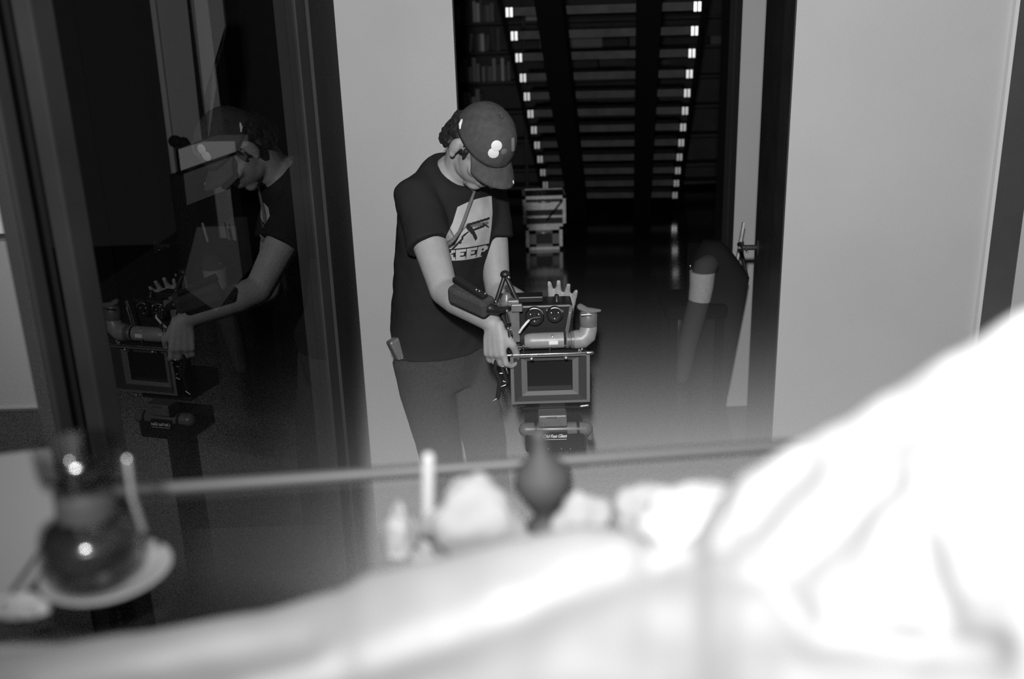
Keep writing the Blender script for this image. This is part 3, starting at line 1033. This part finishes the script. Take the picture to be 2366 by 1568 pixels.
MB().box((kx(1178), YC_ + .06, kz(805)), (kx(1205), YC_ + .10, kz(706))).box((kx(1186), YC_ + .045, kz(730)), (kx(1212), YC_ + .062, kz(712))).build('side_module', M['camgrey'], cm, bevel=.003)
MB().box((kx(1192), YC_ + .03, kz(814)), (kx(1345), YC_ + .09, kz(806))).build('front_plate', M['camblack'], cm, bevel=.002)
# viewfinder tube
yv = YC_ + .045
za = kz(786, yv)
vt = MB()
vt.lathe((kx(1214, yv), yv, za), (1, 0, 0), [(.016, 0), (.020, .006), (.022, .02), (.0225, .09), (.0225, .108)], 28)
vt.build('viewfinder_tube', M['camlight'], cm, 'auto')
MB().lathe((kx(1308, yv), yv, za), (1, 0, 0), [(.0225, 0), (.024, .002), (.024, .007), (.021, .009), (.021, .013), (.025, .015), (.025, .026), (.0225, .028)], 28).build('focus_ring', M['camgrey'], cm, 'auto')
el = MB()
p0 = Vector((kx(1331, yv), yv, za))
el.tube([p0, p0 + Vector((.018, 0, .002)), p0 + Vector((.032, .002, .012)), p0 + Vector((.036, .004, .03))], [.026, .027, .026, .024], n=24)
el.build('viewfinder_elbow', M['camlight'], cm, True)
pe = p0 + Vector((.036, .004, .03))
MB().lathe(pe, (0, .1, 1), [(.020, 0), (.024, .008), (.0245, .04), (.022, .046), (.022, .05)], 24).build('eyepiece', M['camgrey'], cm, 'auto')
MB().bar(pe + Vector((-.022, -.022, .045)), pe + Vector((.006, -.022, .045)), .005, .005).build('eyepiece_bar', M['chrome'], cm, bevel=.001)
MB().tube([pe + Vector((-.022, -.006, .064)), pe + Vector((-.006, -.010, .056)), pe + Vector((.012, -.012, .054)), pe + Vector((.030, -.012, .054))], [.010, .009, .008, .004], n=12, flat=.6).build('eyecup_flap', M['cord'], cm, True)
MB().box((kx(1269, yv), yv - .0245, kz(790, yv)), (kx(1290, yv), yv - .020, kz(781, yv))).build('white_label', M['white'], cm, bevel=.001)
MB().ell((kx(1278, yv), yv - .012, kz(774, yv)), .005, .005, .005).build('release_button', M['steel'], cm, True)
# round drive wheels
for px, py, rd in ((1240, 748, .026), (1287, 745, .022)):
    wl = MB()
    c = (kx(px), YC_ + .085, kz(py))
    wl.lathe(c, (0, -1, 0), [(rd, 0), (rd, .016), (rd * .9, .020), (rd * .78, .020), (rd * .74, .014), (rd * .3, .013), (rd * .28, .022), (1e-4, .022)], 28)
    wh = wl.build('drive_wheel', M['camblack'], cm, 'auto')
    for q in range(3):
        a = q * 2.09 + .5
        MB().ell((c[0] + math.cos(a) * rd * .5, c[1] - .016, c[2] + math.sin(a) * rd * .5), .003, .002, .003).build('wheel_screw', M['steel'], wh, True)
    MB().tube([Vector(c) + Vector((math.cos(a_) * rd * .97, -.018, math.sin(a_) * rd * .97)) for a_ in [math.radians(q) for q in range(20, 130, 10)]], .0018, n=6).build('wheel_rim', M['steel'], wh, True)
# chrome rods, cables
for (a, b, rd) in (((1190, 800), (1191, 813), .002), ((1180, 762), (1181, 770), .0025), ((1209, 798), (1210, 814), .002), ((1270, 812), (1271, 800), .0025), ((1341, 812), (1345, 806), .003), ((1336, 812), (1338, 808), .003)):
    MB().tube([W(a[0], a[1], YC_ + .02), W(b[0], b[1], YC_ + .02)], rd, n=8).build('chrome_rod', M['chrome'], cm, True)
MB().tube([W(1200, 768, YC_ + .03), W(1207, 757, YC_ + .02), W(1217, 745, YC_ + .02), W(1222, 740, YC_ + .03)], .0034, n=10).build('pale_cable', M['white'], cm, True)
MB().tube([W(1222, 740, YC_ + .03), W(1230, 735, YC_ + .05), W(1248, 733, YC_ + .06)], .0022, n=8).build('pale_cable', M['steel'], cm, True)
MB().bar(W(1310, 765, YC_ + .06), W(1320, 705, YC_ + .06), .009, .004, upv=(0, 1, 0)).build('side_plate', M['camgrey'], cm)
MB().tube([W(1311, 764, YC_ + .05), W(1317, 722, YC_ + .05)], .0018).build('chrome_rod', M['steel'], cm, True)
MB().tube([W(1200, 702, YC_ + .12), W(1262, 708, YC_ + .12)], .0028, n=8).build('top_rail', M['steel'], cm, True)
MB().box((kx(1160), YC_ + .10, kz(722)), (kx(1262), YC_ + .15, kz(708))).build('top_plate', M['camblack'], cm, bevel=.003)
# top handle held by his left hand
MB().tube([W(1288, 722, YC_ + .12), W(1287, 705, YC_ + .12), W(1286, 684, YC_ + .13)], [.010, .009, .007], n=14).build('handle_post', M['camblack'], cm, True)
MB().tube([W(1262, 706, YC_ + .19), W(1312, 706, YC_ + .19)], .010, n=14).build('top_handle', M['camblack'], cm, True)
for px, py in ((1266, 717), (1297, 719)):
    MB().ell(W(px, py, YC_ + .09), .008, .006, .005, n=12, m=8).build('bright_pad', M['steel'], cm, True)
for a, b, rd in (((1171, 718), (1176, 743), .0040), ((1174, 758), (1176, 776), .0032), ((1180, 761), (1181, 771), .0026)):
    MB().tube([W(a[0], a[1], 2.535), W(b[0], b[1], 2.535)], rd, n=10).build('chrome_rod', M['chrome'], cm, True)
# A shaped arm
ap = W(1167, 634, YC_ + .10)
for px, py in ((1146, 698), (1196, 696)):
    MB().tube([ap, W(px, py, YC_ + .08)], .0062, n=10).build('support_arm', M['camblack'], cm, True)
    MB().tube([W(px - 1, py - 2, YC_ + .07), W(px + 2, py + 9, YC_ + .07)], .0032, n=8).build('arm_pin', M['chrome'], cm, True)
MB().ell(ap, .014, .012, .012).build('arm_joint', M['camblack'], cm, True)
MB().ell(W(1175, 641, YC_ + .075), .005, .004, .005).build('joint_screw', M['chrome'], cm, True)
MB().lathe(W(1171, 696, YC_ + .10), (0, -.15, 1), [(.020, -.012), (.0215, -.002), (.0215, 0), (.016, .012), (.010, .024), (1e-4, .028)], 22).build('dome_cap', M['camgrey'], cm, 'auto')
MB().ell(W(1134, 704, YC_ + .0), .0065, .006, .0065).build('ball_joint', M['chrome'], cm, True)
MB().tube([W(1120, 697, YC_), W(1134, 703, YC_), W(1147, 703, YC_ + .03)], .0022, n=8).build('chrome_rod', M['chrome'], cm, True)
# dark padded transmitter lying along his forearm
ta, tb = W(1046, 672, 2.62), W(1132, 712, 2.54)
print('ARM', (sh_r-el_r).length,(el_r-wr_r).length,(sh_l-el_l).length,(el_l-wr_l).length)
tr_ = MB()
tr_.bar(ta, tb, .05, .050, upv=(0, -.3, 1))
tbx = tr_.build('transmitter', M['jeans'], cm, bevel=.010)
MB().bar(ta + Vector((.008, .0, .035)), tb + Vector((-.012, .0, .030)), .022, .016, upv=(0, -.3, 1)).build('transmitter_rail', M['camblack'], tbx, bevel=.003)
for q in (.62, .70, .85):
    MB().ell(ta.lerp(tb, q) + Vector((.004, -.014, .037)), .003, .002, .0025).build('rail_screw', M['chrome'], tbx, True)
MB().tube([tb, W(1150, 718, 2.54), W(1176, 712, 2.62)], [.014, .010, .008], n=12).build('transmitter_mount', M['camblack'], cm, True)
# side grip in his right hand and connectors hanging below
MB().tube([W(1166, 765, 2.575), W(1165, 800, 2.575), W(1163, 828, 2.575)], [.017, .016, .013], n=16).build('side_grip', M['camblack'], cm, True)
MB().tube([W(1160, 725, 2.60), W(1178, 775, 2.60), W(1182, 812, 2.6)], .008, n=10).build('grip_bracket', M['camblack'], cm, True)
MB().tube([W(1172, 800, 2.58), W(1150, 820, 2.56), W(1143, 850, 2.56), W(1156, 880, 2.56), W(1150, 918, 2.56)], .0065, n=10).build('hanging_cable', M['camblack'], cm, True)
MB().tube([W(1176, 812, 2.58), W(1160, 850, 2.57), W(1172, 880, 2.57), W(1160, 900, 2.57)], .006, n=10).build('hanging_cable', M['camblack'], cm, True)
for (px, py, qx, qy) in ((1160, 847, 1172, 843), (1155, 862, 1161, 862), (1163, 880, 1168, 882), (1136, 928, 1147, 921), (1170, 852, 1173, 862), (1158, 893, 1168, 889)):
    MB().tube([W(px, py, 2.545), W(qx, qy, 2.545)], .0022, n=8).build('plug', M['steel'], cm, True)
for k in range(5):
    MB().ell(W(1181 + k * 5, 807 - (k % 2) * 3, YC_ + .01), .002, .002, .003, n=8, m=6).build('terminal', M['steel'], cm, True)

# fluid head and pedestal under the camera
pdx = kx(1280)
pd = thing('camera_pedestal', (pdx, YC_ + .17, 0), 'black camera pedestal with a labelled head under the cinema camera', 'pedestal')
zb = z0 - .004
def zy(py, Y=YC_ + .06):
    return W(1280, py, Y).z
MB().box((kx(1205), YC_ + .10, zy(958)), (kx(1352), YC_ + .26, zb - .001)).build('sliding_plate', M['camblack'], pd, bevel=.004)
for pxs in ((1176, 1210), (1330, 1358)):
    MB().tube([W(pxs[0] + 12, 938, YC_ + .07), W(pxs[1], 936, YC_ + .07)], .004, n=8).build('lock_lever', M['steel'], pd, True)
MB().box((kx(1243), YC_ + .045, zy(982)), (kx(1311), YC_ + .10, zy(955))).build('front_block', M['camgrey'], pd, bevel=.004)
MB().bar(W(1262, 965, YC_ + .042), W(1287, 964, YC_ + .042), .003, .004).build('bright_strip', M['steel'], pd)
MB().tube([W(1215, 992, YC_ + .09), W(1352, 990, YC_ + .09)], .021, n=20).build('tilt_drum', M['camgrey'], pd, True)
for px in (1238, 1335):
    MB().lathe(W(px - 3, 991, YC_ + .09), (1, 0, 0), [(.0225, 0), (.0225, .008)], 20).build('drum_groove', M['camblack'], pd, 'auto')
MB().box((kx(1210), YC_ + .07, zy(1048)), (kx(1356), YC_ + .22, zy(1000))).build('head_body', M['camblack'], pd, bevel=.008)
MB().tube([W(1362, 985, YC_ + .11), W(1363, 1010, YC_ + .11)], .010, n=12).build('side_knob', M['camgrey'], pd, True)
lp = W(1282, 1006, YC_ + .06)
LB = MB().box((lp.x - .036, YC_ + .062, zy(1018)), (lp.x + .036, YC_ + .0695, zy(997))).build('label_plate', M['camblack'], pd, bevel=.001)
cu = bpy.data.curves.new('lettering', 'FONT')
cu.body = 'Old Fast Glass'
cu.size = .0135
cu.shear = .25
cu.space_character = .88
cu.extrude = .0004
cu.offset = .0003
cu.align_x = 'CENTER'
tob = bpy.data.objects.new('tmp', cu)
COL.objects.link(tob)
tob.rotation_euler = (math.pi / 2, 0, 0)
tob.location = (lp.x, YC_ + .0612, zy(1011))
bpy.context.view_layer.update()
dg = bpy.context.evaluated_depsgraph_get()
tme = bpy.data.meshes.new_from_object(tob.evaluated_get(dg))
tme.transform(tob.matrix_world)
bpy.data.objects.remove(tob)
tme.materials.clear()
tme.materials.append(M['white'])
lo_ = link('lettering', tme, LB)
MB().bar(Vector((lp.x - .03, YC_ + .0612, zy(1015))), Vector((lp.x + .034, YC_ + .0612, zy(1015.5))), .001, .0012).build('underline', M['white'], LB)
for px in (1267, 1297, 1318):
    MB().ell(W(px, 1037, YC_ + .062), .0022, .002, .0022).build('bright_screw', M['chrome'], pd, True)
MB().lathe((pdx, YC_ + .15, 0.001), (0, 0, 1), [(.16, 0), (.16, .02), (.06, .05), (.045, .08), (.045, zy(1048) + .0)], 28).build('column', M['camblack'], pd, 'auto')

# ------------------------------------------------------------------ beyond the left glass, in the dark
yq = 2.0
oc = thing('outdoor_cabinet', (W(20, 700, yq).x - .3, yq + .2, -.02), 'pale outdoor cabinet seen through the glass at the left edge', 'cabinet')
xa_, xb_ = W(-420, 700, yq).x, W(124, 700, yq).x
xk_ = W(70, 700, yq + .4).x
def cab(za, zb, fy=0.0):
    ba = [Vector((xa_, yq + fy, 0)), Vector((xb_, yq + fy, 0)), Vector((xk_, yq + .4, 0)), Vector((xa_, yq + .4, 0))]
    return MB().add([p + Vector((0, 0, za)) for p in ba] + [p + Vector((0, 0, zb)) for p in ba], [(0, 3, 2, 1), (4, 5, 6, 7), (0, 1, 5, 4), (1, 2, 6, 5), (2, 3, 7, 6), (3, 0, 4, 7)])
cz_ = lambda y: W(50, y, yq).z
cab(-.02, cz_(945), .02).build('base', M['blackmatte'], oc)
cab(cz_(945), cz_(940), -.01).build('metal_edge', M['steel'], oc)
cab(cz_(940), cz_(556)).build('lower_door', mat('cabinet_grey', .36, .7), oc)
cab(cz_(556), cz_(538), .03).build('gap', M['blackmatte'], oc)
cab(cz_(538), cz_(362)).build('upper_door', mat('cabinet_white', .75, .7), oc)

yo = 5.2
pf = thing('patio_screen', (W(440, 300, yo).x, yo, -.02), 'pale two-panel patio screen in the dark beyond the glass door', 'screen')
def slab(mb, pts, Y, th):
    f = [W(x, y, Y) for x, y in pts]
    n = len(f)
    k = [p + Vector((0, th, 0)) for p in f]
    return mb.add(f + k, [tuple(range(n)), tuple(n + i for i in reversed(range(n)))] + [(i, (i + 1) % n, n + (i + 1) % n, n + i) for i in range(n)])
scr = mat('screen_panel', .22, .8)
slab(MB(), [(352, -60), (425, -60), (470, 330), (398, 330)], yo, .03).build('panel', scr, pf)
slab(MB(), [(437, -60), (507, -60), (520, 60), (503, 150), (468, 235), (480, 330)], yo, .03).build('panel', scr, pf)
slab(MB(), [(425, -60), (438, -60), (482, 360), (470, 360)], yo - .03, .03).build('post', M['blackmatte'], pf)
slab(MB(), [(338, -60), (350, -60), (407, 400), (396, 400)], yo - .03, .03).build('post', mat('post_pale', .3, .6), pf)
for x in (W(402, 380, yo).x, W(476, 350, yo).x):
    MB().box((x - .02, yo, -.02), (x + .02, yo + .03, W(402, 345, yo).z)).build('post', M['blackmatte'], pf)
MB().ell(W(405, 326, yo - .06), .035, .03, .03).ell(W(424, 330, yo - .06), .03, .03, .03).build('knob', M['blackmatte'], pf, True)
pb2 = thing('planter', (W(470, 560, yo - .4).x, yo - .3, -.02), 'pale planter box with a slanted white lid outside the glass door', 'planter')
slab(MB(), [(412, 345), (470, 327), (542, 326), (545, 350), (480, 372), (418, 394)], yo - .5, .25).build('lid', mat('lid_white', .42, .7), pb2)
slab(MB(), [(424, 402), (545, 358), (572, 360), (556, 404), (520, 440), (432, 474)], yo - .48, .22).build('upper_side', mat('side_grey', .10, .7), pb2)
slab(MB(), [(455, 525), (545, 522), (560, 640), (500, 720), (420, 660)], yo - .48, .22).build('lower_side', mat('side_grey', .09, .7), pb2)
bs = W(480, 600, yo - .4)
MB().box((bs.x - .12, yo - .44, -.02), (bs.x + .1, yo - .28, W(480, 400, yo - .4).z)).build('stand', M['blackmatte'], pb2)

# ------------------------------------------------------------------ foreground: glass counter and what lies on it
ZT = 1.56
tA, tB = WZ(120, 1160, ZT), WZ(1900, 1036, ZT)
de = (tB - tA).normalized()
gt = thing('glass_counter', (.2, .55, 0), 'bar-height glass counter with a slim grey back rail in the foreground', 'counter')
eA = tA + de * ((-.47 - tA.x) / de.x)
eB = tA + de * ((1.05 - tA.x) / de.x)
tp = MB()
cs = [Vector((-.47, .12, ZT)), Vector((1.05, .12, ZT)), eB, eA]
tp.add([p - Vector((0, 0, .010)) for p in cs] + cs, [(0, 3, 2, 1), (4, 5, 6, 7), (0, 1, 5, 4), (1, 2, 6, 5), (2, 3, 7, 6), (3, 0, 4, 7)])
tp.build('glass_top', M['topglass'], gt)
MB().tube([eA + Vector((.0, .006, .003)), eB + Vector((0, .006, .003))], .0062, n=12).build('back_rail', M['rail'], gt, True)
for p in (Vector((-.455, .16, 0)), Vector((1.03, .16, 0)), eB + Vector((-.03, -.03, 0)), eA + Vector((.015, -.03, 0))):
    MB().box((p.x - .012, p.y - .012, 0.0), (p.x + .012, p.y + .012, ZT - .0105)).build('leg', M['rail'], gt)

SIL = [(-500, 1590), (0, 1512), (300, 1462), (600, 1412), (780, 1362), (860, 1318), (1000, 1288), (1200, 1240), (1340, 1212), (1440, 1222), (1520, 1262), (1600, 1230), (1660, 1150),
       (1720, 1085), (1850, 1012), (1930, 972), (2050, 900), (2200, 810), (2366, 712), (2700, 520)]
def interp(tab, x):
    for (a, b), (c, d) in zip(tab, tab[1:]):
        if x <= c:
            t = (x - a) / (c - a)
            t = t * t * (3 - 2 * t) * .4 + t * .6
            return b + (d - b) * t
    return tab[-1][1]
DEP = [(-500, .52), (0, .535), (700, .53), (1340, .50), (1900, .48), (2700, .46)]
CRE = [((560, 1640), (1000, 1500)), ((1000, 1500), (1300, 1382)), ((1300, 1382), (1560, 1292)), ((1560, 1292), (1760, 1330)), ((1780, 1330), (1880, 1480)), ((1880, 1480), (2300, 1500)),
       ((1700, 1250), (1850, 1080)), ((1850, 1300), (2050, 1120)), ((2180, 1420), (2120, 1250)), ((2050, 1010), (2366, 920)), ((100, 1600), (700, 1490))]
du = MB()
cols = []
NX, NT = 150, 46
for i in range(NX + 1):
    px = -500 + 3200 * i / NX
    ys0 = interp(SIL, px)
    d0 = interp(DEP, px)
    col = []
    top = W(px, ys0, d0)
    col.append(Vector((top.x * 1.05, d0 + .035, ZT + .002)))
    col.append(Vector((top.x * 1.02, d0 + .022, max(ZT + .003, top.z - .03))))
    for j in range(NT + 1):
        t = j / NT
        py = ys0 + (2050 - ys0) * t ** 1.25
        Y = d0 - (d0 - .235) * (t ** .8)
        Y += .012 * noise.noise(Vector((px / 330, py / 260, 3.1))) + .005 * noise.noise(Vector((px / 120, py / 110, 8.1)))
        g = 0
        for (ax, ay), (bx_, by_) in CRE:
            tt = max(0, min(1, ((px - ax) * (bx_ - ax) + (py - ay) * (by_ - ay)) / ((bx_ - ax) ** 2 + (by_ - ay) ** 2)))
            dd2 = math.hypot(px - ax - tt * (bx_ - ax), py - ay - tt * (by_ - ay))
            g = max(g, math.exp(-(dd2 / 46) ** 2))
        Y += .016 * g * min(1, t * 8)
        p = W(px, py, Y)
        if p.z < ZT + .004:
            q = WZ(px, py, ZT + .004)
            p = q
        col.append(p)
    last = col[-1]
    col.append(Vector((last.x, last.y - .01, ZT + .002)))
    cols.append(col)
n_ = len(cols[0])
vs_ = [p for c in cols for p in c]
fs_ = [(i * n_ + j, (i + 1) * n_ + j, (i + 1) * n_ + (j + 1) % n_, i * n_ + (j + 1) % n_) for i in range(NX) for j in range(n_)]
fs_ += [tuple(range(n_)), tuple(NX * n_ + k for k in reversed(range(n_)))]
du.add(vs_, fs_)
dv = du.build('duvet', M['cloth'], None, True)
tag(dv, 'large crumpled white duvet heaped across the foreground', 'bedding')


def crumple(name, px, py, Y, rx, ry, rz, m_, label, cat, group=None, seed=0, amp=.35):
    c = W(px, py, Y)
    bm = bmesh.new()
    bmesh.ops.create_icosphere(bm, subdivisions=4, radius=1.0)
    sd = Vector((seed * 7.3, seed * 3.1, seed))
    for v in bm.verts:
        n0 = v.co.normalized()
        k = 1 + amp * noise.noise(n0 * 1.4 + sd) + amp * .4 * noise.noise(n0 * 3.5 + sd)
        v.co = Vector((n0.x * rx * k, n0.y * ry * k, n0.z * rz * k)) + c
        v.co.z = max(v.co.z, ZT + .002)
    me_ = bpy.data.meshes.new(name)
    bm.to_mesh(me_)
    bm.free()
    me_.materials.append(m_)
    o = link(name, me_, None, True)
    return tag(o, label, cat, group)


G = 'crumpled napkins by the back rail'
crumple('paper_napkin', 925, 1245, .67, .013, .014, .028, M['plate'], 'dim crumpled napkin left of the white candle', 'napkin', G, 1)
crumple('paper_napkin', 1095, 1225, .64, .038, .02, .034, M['tissue'], 'crumpled napkin between the candle and the grey vase', 'napkin', G, 2)
crumple('paper_napkin', 1345, 1210, .64, .020, .016, .022, M['tissue'], 'small crumpled napkin just right of the grey vase', 'napkin', G, 3)
crumple('paper_napkin', 1515, 1195, .64, .030, .018, .025, M['tissue'], 'crumpled napkin standing behind the duvet', 'napkin', G, 4)
crumple('paper_napkin', 1625, 1215, .50, .035, .03, .022, M['cloth'], 'bright white napkin lying on the duvet fold', 'napkin', G, 5)

cb_ = WZ(990, 1290, ZT)
cd = thing('candle', cb_, 'thin white candle standing among the crumpled napkins', 'candle')
ctop = W(990, 1058, cb_.y + .0)
MB().tube([cb_ + Vector((0, 0, .006)), Vector((ctop.x, ctop.y, ctop.z))], [.0048, .0045], n=14).build('wax_stick', M['candle'], cd, True)
MB().lathe(cb_ + Vector((0, 0, .0005)), (0, 0, 1), [(.014, 0), (.014, .003), (.0065, .006), (.0065, .012)], 18).build('holder', M['tissue'], cd, 'auto')

vb = WZ(1262, 1215, ZT)
vz = lambda py: W(1240, py, vb.y).z - ZT
vpr = [(.016, .0005), (.014, .004), (.008, vz(1195)), (.010, vz(1180)), (.017, vz(1150)), (.023, vz(1120)), (.021, vz(1085)), (.012, vz(1062)), (.0065, vz(1040)), (.0055, vz(1010)), (.0062, vz(992))]
vo = MB().lathe(vb, (-.05, 0, 1), vpr, 28).build('bud_vase', M['vase'], None, True)
tag(vo, 'dark grey bud vase with a slim neck breaking the line of the rail', 'vase')

# jar on its saucer at the left
jb = WZ(228, 1352, ZT)
sc_ = thing('saucer', jb, 'pale round saucer under the glass jar on the left', 'saucer')
MB().lathe(jb + Vector((.008, 0, .0005)), (0, 0, 1), [(.022, 0), (.024, .002), (.040, .008), (.046, .013), (.044, .014), (.036, .010), (.020, .006), (1e-4, .006)], 40).build('dish', M['plate'], sc_, True)
jj = thing('glass_jar', jb + Vector((0, 0, .007)), 'squat glass jar with chrome clips and a grey stopper on the saucer', 'jar')
jz = .0075
JA = Vector((.05, 0, 1)).normalized()
j0 = jb + Vector((-.002, 0, jz))
hj = W(225, 1195, jb.y).z - j0.z
MB().lathe(j0, JA, [(.022, 0), (.030, .003), (.0345, .012), (.0345, hj * .72), (.032, hj * .88), (.021, hj), (.019, hj + .004)], 36).build('glass_body', M['jarglass'], jj, True)
MB().lathe(j0, JA, [(.018, .003), (.028, .005), (.0315, .014), (.0315, hj * .68), (.030, hj * .8), (1e-4, hj * .82)], 30).build('contents', M['liquid'], jj, True)
MB().tube([j0 + Vector((-.008, -.016, .0135)), j0 + Vector((.014, -.018, .0135))], .010, n=12).build('pale_seeds', M['grain'], jj, True)
MB().lathe(j0 + JA * hj, JA, [(.0195, .003), (.0200, .006), (.0200, .022), (.018, .026), (1e-4, .026)], 30).build('stopper', M['stopper'], jj, 'auto')
MB().lathe(j0 + JA * (hj + .026), JA, [(1e-4, 0), (.020, .001), (.027, .005), (.029, .014), (.0295, .030), (.0275, .030), (.026, .010), (1e-4, .006)], 30, cap=False).build('lid', M['jarglass'], jj, True)
for sx, px in ((-1, 168), (1, 300)):
    q = W(px, 1100, jb.y - .012)
    MB().tube([Vector((q.x, q.y, j0.z + hj + .05)), Vector((q.x - .001, q.y, j0.z + hj + .022)), Vector((q.x + .003 * sx, q.y, j0.z + hj * .9))], .0022, n=10).build('clip', M['clip'], jj, True)

nk = MB()
npx = [(-260, 1075), (0, 1056), (120, 1040), (140, 1130), (145, 1180), (110, 1230), (95, 1330), (60, 1372), (0, 1400), (-260, 1440)]
base = [WZ(x, y + 6, ZT + .004) for x, y in npx]
topv = [p + Vector((0, 0, .006)) for p in base]
kk = len(base)
nk.add(base + topv, [tuple(reversed(range(kk))), tuple(kk + i for i in range(kk))] + [(i, (i + 1) % kk, kk + (i + 1) % kk, kk + i) for i in range(kk)])
no_ = nk.build('folded_napkin', M['napkin'], None, bevel=.002)
tag(no_, 'grey folded cloth napkin lying left of the glass jar', 'napkin')
MB().tube([WZ(126, 1218, ZT + .0115), WZ(70, 1305, ZT + .0115), WZ(5, 1398, ZT + .0115)], .0015, n=8).build('fold_line', M['vase'], no_, True)
crumple('paper_napkin', 40, 1412, .60, .022, .010, .012, M['plate'], 'small crumpled napkin below the folded grey napkin', 'napkin', G, 8)
